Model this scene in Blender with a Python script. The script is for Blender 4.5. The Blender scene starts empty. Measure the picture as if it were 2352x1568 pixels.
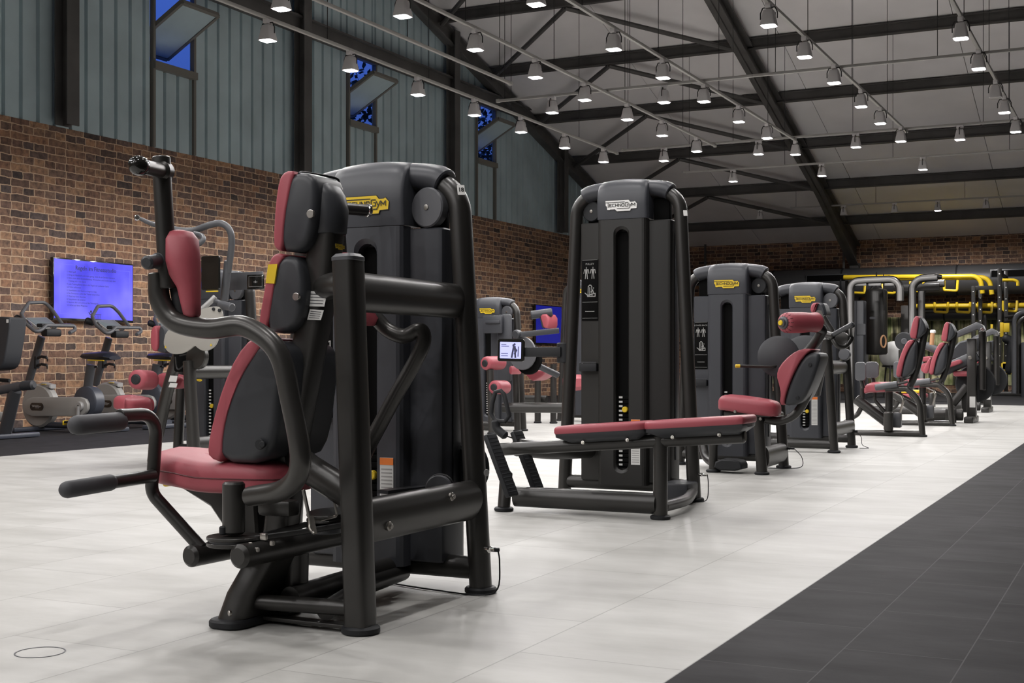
import bpy, bmesh, math, random
from math import sin, cos, pi, radians, sqrt
from mathutils import Vector, Matrix
scene = bpy.context.scene
C = scene.collection
random.seed(7)

# ---------------------------------------------------------------- camera, world, exposure
TH, FPX, HOR, CAMX, CAMZ = math.atan(1464 / 2970), 2970.0, 825.0, 12.0, 0.81
cam_data = bpy.data.cameras.new('camera')
cam_data.sensor_width = 36.0
cam_data.lens = FPX / 2352 * 36
cam_data.shift_y = (HOR - 784) / 2352
cam_data.clip_end = 200
cam = bpy.data.objects.new('camera', cam_data)
cam.location = (CAMX, 0, CAMZ)
cam.rotation_euler = (pi / 2, 0, TH)
C.objects.link(cam)
scene.camera = cam

world = bpy.data.worlds.new('dusk_sky')
scene.world = world
world.use_nodes = True
wn = world.node_tree
bgn = wn.nodes['Background']
wtc = wn.nodes.new('ShaderNodeTexCoord')
wsp = wn.nodes.new('ShaderNodeSeparateXYZ')
wrm = wn.nodes.new('ShaderNodeValToRGB')
wrm.color_ramp.elements[0].color = (0.03, 0.065, 0.26, 1)
wrm.color_ramp.elements[0].position = 0.05
wrm.color_ramp.elements[1].color = (0.075, 0.19, 0.88, 1)
wrm.color_ramp.elements[1].position = 0.45
wn.links.new(wtc.outputs['Generated'], wsp.inputs[0])
wn.links.new(wsp.outputs['Z'], wrm.inputs['Fac'])
wn.links.new(wrm.outputs['Color'], bgn.inputs['Color'])
bgn.inputs['Strength'].default_value = 0.8

vs = scene.view_settings
scene.display_settings.display_device = 'sRGB'
vs.view_transform = 'Standard'
vs.look = 'None'
vs.exposure = 0.0
vs.gamma = 1.0
vs.use_curve_mapping = False
LAMP_W = 84.0

# ---------------------------------------------------------------- helpers
FWD, RGT = Vector((-sin(TH), cos(TH), 0)), Vector((cos(TH), sin(TH), 0))
CAM = Vector((CAMX, 0, CAMZ))


def at(px, py, X=None, Y=None, Z=None, d=None):
    """the world point seen at a pixel of the 2352x1568 frame, on a plane of known X, Y, Z or depth"""
    v = FWD + RGT * ((px - 1176) / FPX) + Vector((0, 0, (HOR - py) / FPX))
    if X is not None:
        d = (X - CAMX) / v.x
    elif Y is not None:
        d = Y / v.y
    elif Z is not None:
        d = (Z - CAMZ) / v.z
    return CAM + v * d


def V(*a):
    return Vector(a)


def arc_fillet(pts, rad, n=6):
    pts = [Vector(p) for p in pts]
    if len(pts) < 3 or not isinstance(rad, (list, tuple)) and rad <= 0:
        return pts
    out = [pts[0]]
    for i in range(1, len(pts) - 1):
        p, a, b = pts[i], pts[i - 1], pts[i + 1]
        va, vb = (a - p), (b - p)
        la, lb = va.length, vb.length
        va, vb = va / la, vb / lb
        ang = va.angle(vb)
        if ang > pi - 0.03:
            out.append(p)
            continue
        r = rad[i - 1] if isinstance(rad, (list, tuple)) else rad
        t = min(r / math.tan(ang / 2), la * 0.49, lb * 0.49)
        r = t * math.tan(ang / 2)
        s, e = p + va * t, p + vb * t
        c = p + (va + vb).normalized() * (r / sin(ang / 2))
        k0, k1 = (s - c), (e - c)
        tot = k0.angle(k1)
        for j in range(n + 1):
            f = j / n
            q = (k0 * sin((1 - f) * tot) + k1 * sin(f * tot)) / max(sin(tot), 1e-6)
            out.append(c + q)
    out.append(pts[-1])
    return out


def smooth_path(pts, n=6):
    """Catmull-Rom through the points"""
    P = [Vector(p) for p in pts]
    P = [P[0] * 2 - P[1]] + P + [P[-1] * 2 - P[-2]]
    out = []
    for i in range(1, len(P) - 2):
        p0, p1, p2, p3 = P[i - 1:i + 3]
        for j in range(n):
            t = j / n
            out.append(0.5 * ((2 * p1) + (p2 - p0) * t + (2 * p0 - 5 * p1 + 4 * p2 - p3) * t * t + (3 * p1 - p0 - 3 * p2 + p3) * t ** 3))
    out.append(P[-2])
    return out


class MB:
    def __init__(s):
        s.v, s.f = [], []

    def add(s, vs_, fs, M=None):
        o = len(s.v)
        s.v += [tuple((M @ Vector(p)) if M is not None else Vector(p)) for p in vs_]
        s.f += [tuple(i + o for i in f) for f in fs]
        return s

    def box(s, c, size, bev=0.0, M=None):
        """box centred on c, edges chamfered by bev (two steps)"""
        hx, hy, hz = size[0] / 2, size[1] / 2, size[2] / 2
        b = min(bev, hx * .95, hy * .95, hz * .95)
        T = Matrix.Translation(Vector(c))
        if M is not None:
            T = M @ T
        if b <= 0:
            vv = [(x, y, z) for x in (-hx, hx) for y in (-hy, hy) for z in (-hz, hz)]
            return s.add(vv, [(0, 1, 3, 2), (4, 6, 7, 5), (0, 4, 5, 1), (2, 3, 7, 6), (0, 2, 6, 4), (1, 5, 7, 3)], T)
        rings = []
        k = 0.2929
        for z, ins in ((-hz, b), (-hz + b * k, b * k), (-hz + b, 0), (hz - b, 0), (hz - b * k, b * k), (hz, b)):
            rings.append((z, ins))
        out = []
        for z, ins in rings:
            ring = []
            ax, ay = hx - ins, hy - ins
            q = max(b - ins, 0.0) if ins < b else 0.0
            q = b * 0.999 if ins == 0 else max(b - ins, b * .15)
            for sx, sy, order in ((1, 1, 0), (-1, 1, 1), (-1, -1, 0), (1, -1, 1)):
                c3 = [(ax, ay - q), (ax - q * k, ay - q * k), (ax - q, ay)]
                if order:
                    c3 = c3[::-1]
                ring += [(sx * px, sy * py, z) for px, py in c3]
            out.append(ring)
        return s.loft(out, M=T)

    def loft(s, rings, cap=True, closed=True, M=None):
        n = len(rings[0])
        vv = [p for r in rings for p in r]
        ff = []
        for i in range(len(rings) - 1):
            for j in range(n if closed else n - 1):
                a, b = i * n + j, i * n + (j + 1) % n
                ff.append((a, b, b + n, a + n))
        if cap and closed:
            ff.append(tuple(range(n))[::-1])
            ff.append(tuple(range((len(rings) - 1) * n, len(rings) * n)))
        return s.add(vv, ff, M)

    def tube(s, pts, r, fil=0.0, seg=16, n=6, up=None, r2=None, cap=0.12, closed=False, sm=False, M=None, taper=None, sq=1.0):
        """sweep of an ellipse (r across, r2 along up) on a path with filleted corners"""
        pts = smooth_path(pts, n) if sm else arc_fillet(pts, fil, n)
        P = []
        for p in pts:
            if not P or (Vector(p) - P[-1]).length > 1e-5:
                P.append(Vector(p))
        r2 = r if r2 is None else r2
        N = len(P)
        tang = []
        for i in range(N):
            if closed:
                t = P[(i + 1) % N] - P[i - 1]
            else:
                t = P[min(i + 1, N - 1)] - P[max(i - 1, 0)]
            tang.append(t.normalized())
        rings = []
        u = Vector(up) if up is not None else None
        nrm = None
        for i in range(N):
            t = tang[i]
            if u is not None and abs(t.dot(u.normalized())) < 0.98:
                nrm = (u - t * t.dot(u)).normalized()
            elif nrm is None:
                h = Vector((0, 0, 1)) if abs(t.z) < 0.9 else Vector((0, 1, 0))
                nrm = (h - t * t.dot(h)).normalized()
            else:
                nrm = (nrm - t * t.dot(nrm)).normalized()
            b = t.cross(nrm)
            k = 1.0 if taper is None else taper(i / (N - 1))
            rings.append((P[i], nrm, b, k, t))

        def ring(c, nr, b, kr):
            sp = lambda q: math.copysign(abs(q) ** sq, q)
            return [tuple(c + nr * (r2 * kr * sp(cos(2 * pi * j / seg))) + b * (r * kr * sp(sin(2 * pi * j / seg)))) for j in range(seg)]
        out = [ring(c, nr, b, k) for c, nr, b, k, t in rings]
        if closed:
            vv = [p for q in out for p in q]
            ff = []
            for i in range(N):
                for j in range(seg):
                    a, b2 = i * seg + j, i * seg + (j + 1) % seg
                    c2 = ((i + 1) % N) * seg
                    ff.append((a, b2, c2 + (j + 1) % seg, c2 + j))
            return s.add(vv, ff, M)
        if cap:
            rm = min(r, r2)
            c, nr, b, k, t = rings[0]
            steps = [(0.12, 1.0)] if cap < .5 else [(.35, .9), (.75, .6), (.95, .25)]
            if cap < .5:
                out.insert(0, ring(c - t * rm * cap, nr, b, k * (1 - cap)))
            else:
                for dz, kr in ((.45, .89), (.8, .6), (.97, .25)):
                    out.insert(0, ring(c - t * rm * dz * k, nr, b, k * kr))
            c, nr, b, k, t = rings[-1]
            if cap < .5:
                out.append(ring(c + t * rm * cap, nr, b, k * (1 - cap)))
            else:
                for dz, kr in ((.45, .89), (.8, .6), (.97, .25)):
                    out.append(ring(c + t * rm * dz * k, nr, b, k * kr))
        return s.loft(out, M=M)

    def lathe(s, prof, o=(0, 0, 0), axis=(0, 0, 1), seg=24, M=None):
        """prof: list of (radius, height along axis)"""
        a = Vector(axis).normalized()
        h = Vector((0, 0, 1)) if abs(a.z) < .9 else Vector((1, 0, 0))
        e1 = (h - a * a.dot(h)).normalized()
        e2 = a.cross(e1)
        o = Vector(o)
        rings = [[tuple(o + a * z + e1 * (max(r, 1e-5) * cos(2 * pi * j / seg)) + e2 * (max(r, 1e-5) * sin(2 * pi * j / seg))) for j in range(seg)] for r, z in prof]
        return s.loft(rings, M=M)

    def disc(s, o, axis, r, h, bev=.15, seg=28, M=None):
        b = min(h * bev, r * .3)
        return s.lathe([(r - b, -h / 2), (r, -h / 2 + b), (r, h / 2 - b), (r - b, h / 2)], o, axis, seg, M)

    def prism(s, poly, h, o=(0, 0, 0), ux=(1, 0, 0), uy=(0, 0, 1), bev=0.0, steps=1, M=None):
        """2-D outline in the (ux, uy) plane, thickness h along ux x uy, rounded by bev"""
        ux, uy, o = Vector(ux).normalized(), Vector(uy).normalized(), Vector(o)
        w = ux.cross(uy)

        def off(k):
            if steps >= 3 and abs(k) > 1e-9:      # cushions: shrink along the principal axes, never folds
                return shrink2d(poly, k)
            return offset2d(poly, k)
        prof = [(0, 0), (h, 0)]
        if bev > 0:
            prof = []
            for j in range(steps + 1):
                a = j / steps * pi / 2
                prof.append((bev * (1 - sin(a)) if 0 else bev - bev * sin(a), bev * (1 - cos(a))))
            prof = [(q[1] if 0 else bev * (1 - cos(j / steps * pi / 2)), bev * (1 - sin(j / steps * pi / 2))) for j, q in enumerate(prof)]
            prof = prof + [(h - z, k) for z, k in prof[::-1]]
        rings = []
        for z, k in prof:
            rings.append([tuple(o + ux * x + uy * y + w * z) for x, y in off(k)])
        return s.loft(rings, M=M)

    def strokes(s, polys, w, o=(0, 0, 0), ux=(1, 0, 0), uy=(0, 0, 1), lift=.001, scale=1.0):
        """flat pen strokes of width w on a plane"""
        ux, uy, o = Vector(ux).normalized(), Vector(uy).normalized(), Vector(o)
        nn = ux.cross(uy)
        step_ = lift
        for pl in polys:
            for (x0, y0), (x1, y1) in zip(pl, pl[1:]):
                d = Vector((x1 - x0, y1 - y0))
                step_ += .00004
                if d.length < 1e-9:
                    continue
                d.normalize()
                e = d * (w / 2)
                p = Vector((-d.y, d.x)) * (w / 2)
                a, b = Vector((x0, y0)) - e, Vector((x1, y1)) + e
                q = [a + p, a - p, b - p, b + p]
                s.add([tuple(o + ux * (k.x * scale) + uy * (k.y * scale) + nn * step_) for k in q], [(0, 1, 2, 3)])
        return s

    def build(s, name, m, parent=None, ang=38, subsurf=0, recenter=False):
        me = bpy.data.meshes.new(name)
        base = None
        if parent is not None and parent.name in ORIG:
            base = ORIG[parent.name]
        elif parent is None and recenter:
            lo = [min(p[i] for p in s.v) for i in range(3)]
            hi = [max(p[i] for p in s.v) for i in range(3)]
            base = Vector(((lo[0] + hi[0]) / 2, (lo[1] + hi[1]) / 2, lo[2]))
        if base is not None:
            s.v = [(p[0] - base[0], p[1] - base[1], p[2] - base[2]) for p in s.v]
        me.from_pydata(s.v, [], s.f)
        bm = bmesh.new()
        bm.from_mesh(me)
        bmesh.ops.recalc_face_normals(bm, faces=bm.faces)
        bm.to_mesh(me)
        bm.free()
        me.polygons.foreach_set('use_smooth', [True] * len(me.polygons))
        me.set_sharp_from_angle(angle=radians(ang))
        me.materials.append(m)
        o = bpy.data.objects.new(name, me)
        C.objects.link(o)
        if parent is None and base is not None:
            o.location = base
            ORIG[o.name] = base
        if subsurf:
            sm_ = o.modifiers.new('sub', 'SUBSURF')
            sm_.levels = sm_.render_levels = subsurf
        if parent is not None:
            o.parent = parent
            if parent.name in ORIG:
                ORIG[o.name] = ORIG[parent.name]
        return o


ORIG = {}


def offset2d(poly, k):
    if abs(k) < 1e-9:
        return list(poly)
    n = len(poly)
    area = sum(poly[i][0] * poly[(i + 1) % n][1] - poly[(i + 1) % n][0] * poly[i][1] for i in range(n))
    sg = 1 if area > 0 else -1
    out = []
    for i in range(n):
        p, a, b = Vector(poly[i]), Vector(poly[i - 1]), Vector(poly[(i + 1) % n])
        e0, e1 = (p - a), (b - p)
        if e0.length < 1e-9 or e1.length < 1e-9:
            out.append(tuple(p))
            continue
        e0.normalize(); e1.normalize()
        n0, n1 = Vector((-e0.y, e0.x)) * sg, Vector((-e1.y, e1.x)) * sg
        m = (n0 + n1)
        m = m / max(m.length_squared / 2, .5)
        out.append(tuple(p + m * k))
    return out


def shrink2d(poly, k):
    n = len(poly)
    cx, cy = sum(p[0] for p in poly) / n, sum(p[1] for p in poly) / n
    sxx = sum((p[0] - cx) ** 2 for p in poly)
    syy = sum((p[1] - cy) ** 2 for p in poly)
    sxy = sum((p[0] - cx) * (p[1] - cy) for p in poly)
    a = .5 * math.atan2(2 * sxy, sxx - syy)
    ca, sa = cos(a), sin(a)
    q = [((p[0] - cx) * ca + (p[1] - cy) * sa, -(p[0] - cx) * sa + (p[1] - cy) * ca) for p in poly]
    u0, u1 = min(p[0] for p in q), max(p[0] for p in q)
    v0, v1 = min(p[1] for p in q), max(p[1] for p in q)
    uc, vc = (u0 + u1) / 2, (v0 + v1) / 2
    fu, fv = max(.25, 1 - 2 * k / (u1 - u0)), max(.25, 1 - 2 * k / (v1 - v0))
    q = [(uc + (u - uc) * fu, vc + (v - vc) * fv) for u, v in q]
    return [(cx + u * ca - v * sa, cy + u * sa + v * ca) for u, v in q]


def rrect(w, h, r, n=4, cx=0, cy=0):
    out = []
    for sx, sy, a0 in ((1, 1, 0), (-1, 1, 90), (-1, -1, 180), (1, -1, 270)):
        for j in range(n + 1):
            a = radians(a0 + 90 * j / n)
            out.append((cx + sx * (w / 2 - r) + r * cos(a), cy + sy * (h / 2 - r) + r * sin(a)))
    return out


def smooth2d(poly, it=2):
    """Chaikin corner cutting of a closed outline"""
    for _ in range(it):
        q = []
        for i in range(len(poly)):
            a, b = Vector(poly[i]), Vector(poly[(i + 1) % len(poly)])
            q += [tuple(a * .75 + b * .25), tuple(a * .25 + b * .75)]
        poly = q
    return poly


def empty(name, loc, rz=0.0):
    o = bpy.data.objects.new(name, None)
    o.empty_display_size = .1
    o.location = loc
    o.rotation_euler = (0, 0, rz)
    C.objects.link(o)
    return o


def tag(o, label=None, cat=None, group=None, kind=None):
    for k, v in (('label', label), ('category', cat), ('group', group), ('kind', kind)):
        if v:
            o[k] = v
    return o


def thing(name, label, cat, loc=(0, 0, 0), group=None, world_coords=True):
    o = tag(empty(name, loc), label, cat, group)
    if world_coords:
        ORIG[o.name] = Vector(loc)
    return o


def copy_tree(o, parent=None):
    c = o.copy()
    C.objects.link(c)
    if parent is not None:
        c.parent = parent
    for ch in list(o.children):
        copy_tree(ch, c)
    return c


def text_mesh(body, size, m, o, ux, uy, name, parent=None, align='CENTER', lift=.0015, bold=0.0):
    cu = bpy.data.curves.new(name, 'FONT')
    cu.body = body
    cu.size = size
    cu.align_x = align
    cu.align_y = 'CENTER'
    cu.offset = bold
    cu.resolution_u = 2
    t = bpy.data.objects.new(name, cu)
    C.objects.link(t)
    bpy.context.view_layer.update()
    me = bpy.data.meshes.new_from_object(t.evaluated_get(bpy.context.evaluated_depsgraph_get()))
    bpy.data.objects.remove(t)
    ux, uy = Vector(ux).normalized(), Vector(uy).normalized()
    w = ux.cross(uy)
    for v in me.vertices:
        v.co = Vector(o) + ux * v.co.x + uy * v.co.y + w * lift
    b = MB()
    b.v = [tuple(v.co) for v in me.vertices]
    b.f = [tuple(p.vertices) for p in me.polygons]
    if parent == 'mb':
        return b
    return b.build(name, m, parent)


# ---------------------------------------------------------------- materials
def srgb(r, g, b):
    f = lambda c: (c / 255 / 12.92) if c / 255 <= .04045 else ((c / 255 + .055) / 1.055) ** 2.4
    return (f(r), f(g), f(b))


def mat(name, col, rough=.5, metal=0.0, spec=.5, coat=0.0, var=0.0, vscale=8.0, bump=0.0, bscale=200.0, emit=None, estr=0.0):
    m = bpy.data.materials.new(name)
    m.use_nodes = True
    nt = m.node_tree
    b = nt.nodes['Principled BSDF']
    b.inputs['Base Color'].default_value = (*col, 1)
    b.inputs['Roughness'].default_value = rough
    b.inputs['Metallic'].default_value = metal
    b.inputs['Specular IOR Level'].default_value = spec
    b.inputs['Coat Weight'].default_value = coat
    b.inputs['Coat Roughness'].default_value = .25
    if emit:
        b.inputs['Emission Color'].default_value = (*emit, 1)
        b.inputs['Emission Strength'].default_value = estr
    tc = nt.nodes.new('ShaderNodeTexCoord')
    if var:
        nz = nt.nodes.new('ShaderNodeTexNoise')
        nz.inputs['Scale'].default_value = vscale
        nz.inputs['Detail'].default_value = 3
        nt.links.new(tc.outputs['Object'], nz.inputs['Vector'])
        rp = nt.nodes.new('ShaderNodeValToRGB')
        rp.color_ramp.elements[0].position = .3
        rp.color_ramp.elements[1].position = .7
        rp.color_ramp.elements[0].color = (*[c * (1 - var) for c in col], 1)
        rp.color_ramp.elements[1].color = (*[min(c * (1 + var), 1) for c in col], 1)
        nt.links.new(nz.outputs['Fac'], rp.inputs['Fac'])
        nt.links.new(rp.outputs['Color'], b.inputs['Base Color'])
    if bump:
        nb = nt.nodes.new('ShaderNodeTexNoise')
        nb.inputs['Scale'].default_value = bscale
        nt.links.new(tc.outputs['Object'], nb.inputs['Vector'])
        bp = nt.nodes.new('ShaderNodeBump')
        bp.inputs['Strength'].default_value = bump
        bp.inputs['Distance'].default_value = .002
        nt.links.new(nb.outputs['Fac'], bp.inputs['Height'])
        nt.links.new(bp.outputs['Normal'], b.inputs['Normal'])
    return m


def add_node(nt, typ, **kw):
    n = nt.nodes.new(typ)
    for k, v in kw.items():
        if k in n.inputs:
            n.inputs[k].default_value = v
        else:
            setattr(n, k, v)
    return n


def ramp(nt, fac, stops, interp='LINEAR'):
    r = nt.nodes.new('ShaderNodeValToRGB')
    r.color_ramp.interpolation = interp
    e = r.color_ramp.elements
    while len(e) < len(stops):
        e.new(.5)
    for i, (p, c) in enumerate(stops):
        e[i].position = p
        e[i].color = (*c, 1)
    nt.links.new(fac, r.inputs['Fac'])
    return r


def brick_mat(name, axis, dark=1.0, bw=.29, rh=.092):
    """old irregular brick, courses along world X or Y and Z"""
    m = bpy.data.materials.new(name)
    m.use_nodes = True
    nt = m.node_tree
    L = nt.links.new
    b = nt.nodes['Principled BSDF']
    tc = nt.nodes.new('ShaderNodeTexCoord')
    sp = nt.nodes.new('ShaderNodeSeparateXYZ')
    L(tc.outputs['Object'], sp.inputs[0])
    cb = nt.nodes.new('ShaderNodeCombineXYZ')
    L(sp.outputs[axis], cb.inputs[0])
    L(sp.outputs['Z'], cb.inputs[1])
    nz = add_node(nt, 'ShaderNodeTexNoise', Scale=9.0, Detail=2.0)
    L(tc.outputs['Object'], nz.inputs['Vector'])
    sub = add_node(nt, 'ShaderNodeVectorMath', operation='SUBTRACT')
    sub.inputs[1].default_value = (.5, .5, .5)
    L(nz.outputs['Color'], sub.inputs[0])
    mul = add_node(nt, 'ShaderNodeVectorMath', operation='SCALE')
    mul.inputs['Scale'].default_value = .034
    L(sub.outputs[0], mul.inputs[0])
    ad = add_node(nt, 'ShaderNodeVectorMath', operation='ADD')
    L(cb.outputs[0], ad.inputs[0])
    L(mul.outputs[0], ad.inputs[1])
    bt = add_node(nt, 'ShaderNodeTexBrick', Scale=1.0)
    bt.offset, bt.offset_frequency, bt.squash, bt.squash_frequency = .37, 2, .58, 2
    bt.inputs['Mortar Size'].default_value = .0075
    bt.inputs['Mortar Smooth'].default_value = .45
    bt.inputs['Brick Width'].default_value = bw
    bt.inputs['Row Height'].default_value = rh
    bt.inputs['Color1'].default_value = (0, 0, 0, 1)
    bt.inputs['Color2'].default_value = (1, 1, 1, 1)
    bt.inputs['Mortar'].default_value = (.5, .5, .5, 1)
    L(ad.outputs[0], bt.inputs['Vector'])
    d = dark
    cr = ramp(nt, bt.outputs['Color'], [(0, (.030 * d, .023 * d, .022 * d)), (.18, (.105 * d, .058 * d, .039 * d)), (.36, (.052 * d, .040 * d, .039 * d)), (.52, (.155 * d, .085 * d, .052 * d)), (.68, (.070 * d, .047 * d, .040 * d)), (.84, (.20 * d, .118 * d, .070 * d)), (1, (.085 * d, .052 * d, .042 * d))])
    n2 = add_node(nt, 'ShaderNodeTexNoise', Scale=14.0, Detail=5.0, Roughness=.65)
    L(tc.outputs['Object'], n2.inputs['Vector'])
    c2 = ramp(nt, n2.outputs['Fac'], [(.3, (.35, .34, .37)), (.7, (1.65, 1.55, 1.4))])
    mx = add_node(nt, 'ShaderNodeMix', data_type='RGBA', blend_type='MULTIPLY')
    mx.inputs[0].default_value = .9
    L(cr.outputs['Color'], mx.inputs[6])
    L(c2.outputs['Color'], mx.inputs[7])
    mo = add_node(nt, 'ShaderNodeMix', data_type='RGBA')
    L(bt.outputs['Fac'], mo.inputs[0])
    L(mx.outputs[2], mo.inputs[6])
    mo.inputs[7].default_value = (.32 * d, .225 * d, .15 * d, 1)
    L(mo.outputs[2], b.inputs['Base Color'])
    b.inputs['Roughness'].default_value = .75
    inv = add_node(nt, 'ShaderNodeMath', operation='SUBTRACT')
    inv.inputs[0].default_value = 1.0
    L(bt.outputs['Fac'], inv.inputs[1])
    hm = add_node(nt, 'ShaderNodeMath', operation='MULTIPLY_ADD')
    L(n2.outputs['Fac'], hm.inputs[0])
    hm.inputs[1].default_value = .5
    L(inv.outputs[0], hm.inputs[2])
    bp = add_node(nt, 'ShaderNodeBump', Strength=.55, Distance=.012)
    L(hm.outputs[0], bp.inputs['Height'])
    L(bp.outputs['Normal'], b.inputs['Normal'])
    return m


def tile_mat(name, c0, c1, cj, tw, th, joint=.004, rough=.4, streak=(1.2, 9.0), bump=.08, spec=.5, axis_swap=False):
    """large floor tiles with streaky clouding"""
    m = bpy.data.materials.new(name)
    m.use_nodes = True
    nt = m.node_tree
    L = nt.links.new
    b = nt.nodes['Principled BSDF']
    tc = nt.nodes.new('ShaderNodeTexCoord')
    mp = nt.nodes.new('ShaderNodeMapping')
    if axis_swap:
        mp.inputs['Rotation'].default_value = (0, 0, pi / 2)
    L(tc.outputs['Object'], mp.inputs['Vector'])
    bt = add_node(nt, 'ShaderNodeTexBrick', Scale=1.0)
    bt.offset = .5
    bt.inputs['Mortar Size'].default_value = joint
    bt.inputs['Mortar Smooth'].default_value = .2
    bt.inputs['Brick Width'].default_value = tw
    bt.inputs['Row Height'].default_value = th
    bt.inputs['Color1'].default_value = (.42, .42, .42, 1)
    bt.inputs['Color2'].default_value = (.58, .58, .58, 1)
    bt.inputs['Mortar'].default_value = (.5, .5, .5, 1)
    L(mp.outputs[0], bt.inputs['Vector'])
    m2 = nt.nodes.new('ShaderNodeMapping')
    m2.inputs['Scale'].default_value = (streak[0], streak[1], 1)
    L(mp.outputs[0], m2.inputs['Vector'])
    nz = add_node(nt, 'ShaderNodeTexNoise', Scale=1.0, Detail=6.0, Roughness=.6)
    L(m2.outputs[0], nz.inputs['Vector'])
    sm_ = add_node(nt, 'ShaderNodeMath', operation='ADD')
    L(nz.outputs['Fac'], sm_.inputs[0])
    L(bt.outputs['Color'], sm_.inputs[1])
    s2 = add_node(nt, 'ShaderNodeMath', operation='SUBTRACT')
    L(sm_.outputs[0], s2.inputs[0])
    s2.inputs[1].default_value = .5
    cr = ramp(nt, s2.outputs[0], [(.25, c0), (.75, c1)])
    mo = add_node(nt, 'ShaderNodeMix', data_type='RGBA')
    L(bt.outputs['Fac'], mo.inputs[0])
    L(cr.outputs['Color'], mo.inputs[6])
    mo.inputs[7].default_value = (*cj, 1)
    L(mo.outputs[2], b.inputs['Base Color'])
    b.inputs['Roughness'].default_value = rough
    b.inputs['Specular IOR Level'].default_value = spec
    inv = add_node(nt, 'ShaderNodeMath', operation='MULTIPLY_ADD')
    L(bt.outputs['Fac'], inv.inputs[0])
    inv.inputs[1].default_value = -1.0
    L(nz.outputs['Fac'], inv.inputs[2])
    bp = add_node(nt, 'ShaderNodeBump', Strength=bump, Distance=.004)
    L(inv.outputs[0], bp.inputs['Height'])
    L(bp.outputs['Normal'], b.inputs['Normal'])
    return m


M = {
    'gloss': mat('black_gloss', (.010, .010, .009), .10, spec=.7),
    'steel': mat('black_steel', (.026, .0247, .0228), .35, metal=.25, spec=.65, var=.15, vscale=3, bump=.05, bscale=600),
    'steel_soft': mat('graphite_steel', (.052, .050, .047), .31, metal=.5, spec=.6),
    'plate': mat('beige_grey_metal', (.34, .325, .295), .42, metal=.1),
    'panel': mat('anthracite_plastic', (.042, .0445, .052), .42, spec=.45, bump=.05, bscale=900),
    'panel_black': mat('black_plastic', (.0155, .0150, .014), .42, spec=.45, bump=.05, bscale=900),
    'shell': mat('dark_shell_plastic', (.036, .038, .043), .42, spec=.4),
    'void': mat('matt_black', (.004, .004, .004), .9, spec=.1),
    'rubber': mat('black_rubber', (.014, .015, .017), .6, spec=.35),
    'grip': mat('grey_foam_grip', (.055, .055, .060), .62, spec=.35),
    'vinyl': mat('red_vinyl', (.33, .068, .086), .48, spec=.4, bump=.08, bscale=300),
    'seam': mat('red_stitching', (.09, .012, .016), .6),
    'yellow': mat('yellow_plastic', (.72, .50, .02), .4),
    'white': mat('white_print', (.78, .78, .76), .5),
    'print': mat('grey_print', (.30, .30, .29), .5),
    'paper': mat('paper_label', (.62, .62, .60), .5),
    'orange': mat('orange_print', (.80, .20, .03), .5),
    'ink': mat('black_ink', (.008, .007, .006), .5),
    'chrome': mat('polished_chrome', (.75, .74, .72), .14, metal=1.0),
    'steel_bright': mat('brushed_steel', (.42, .40, .37), .32, metal=1.0),
    'alu': mat('silver_paint', (.36, .355, .35), .38, metal=.25, spec=.5),
    'alu_dark': mat('grey_metal_paint', (.066, .068, .075), .4, spec=.5),
    'disc': mat('grey_pulley_plastic', (.085, .087, .095), .42),
    'beam': mat('dark_steel_beam', (.085, .081, .078), .6, var=.25, vscale=2),
    'belt': mat('black_belt', (.008, .008, .008), .5),
    'navy': mat('black_saddle_vinyl', (.010, .012, .022), .35, spec=.6),
    'glass': mat('dark_display_glass', (.010, .011, .013), .12, spec=.6),
}
# ================================================================= the room
YW, ZE, PITCH, ZB = 32.9, 3.80, 0.292, 3.66       # back wall, its eave height, roof pitch, brick height on the gable wall


def roof_z(y):
    return ZE + PITCH * (YW - y)


YF, XR = -9.0, 30.0
M['floor'] = tile_mat('pale_stone_floor', (.36, .355, .335), (.52, .515, .495), (.31, .305, .29), .92, .4743, .0028, .5, (4.2, 1.5), .04, spec=.3, axis_swap=True)
M['slate'] = tile_mat('dark_slate_floor', (.013, .0125, .0135), (.042, .0405, .043), (.072, .07, .072), .61, .3209, .0022, .6, (6.0, 2.2), .35, spec=.03, axis_swap=True)
M['mat'] = mat('dark_rubber_flooring', (.030, .0295, .032), .7, spec=.06, var=.2, vscale=6)
M['brick'] = brick_mat('old_brick_gable', 'Y', 1.8)
M['brick_back'] = brick_mat('old_brick_far', 'X', 1.9)
M['profil'] = mat('grey_green_channel_glass', (.46, .565, .59), .42, spec=.5, var=.14, vscale=1.3)
_n = M['profil'].node_tree
_tr = _n.nodes.new('ShaderNodeBsdfTranslucent')
_tr.inputs['Color'].default_value = (.5, .6, .62, 1)
_ms = _n.nodes.new('ShaderNodeMixShader')
_ms.inputs[0].default_value = .10
_n.links.new(_n.nodes['Principled BSDF'].outputs[0], _ms.inputs[1])
_n.links.new(_tr.outputs[0], _ms.inputs[2])
_n.links.new(_ms.outputs[0], _n.nodes['Material Output'].inputs[0])
M['roof'] = mat('pale_roof_board', (.80, .775, .775), .8, var=.08, vscale=.8)
M['plaster'] = mat('grey_plaster', (.35, .34, .33), .8)
M['window_frame'] = mat('bronze_window_frame', (.17, .16, .14), .5)


def struct(o, label=None):
    o['kind'] = 'structure'
    if label:
        o['label'] = label
    return o


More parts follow.
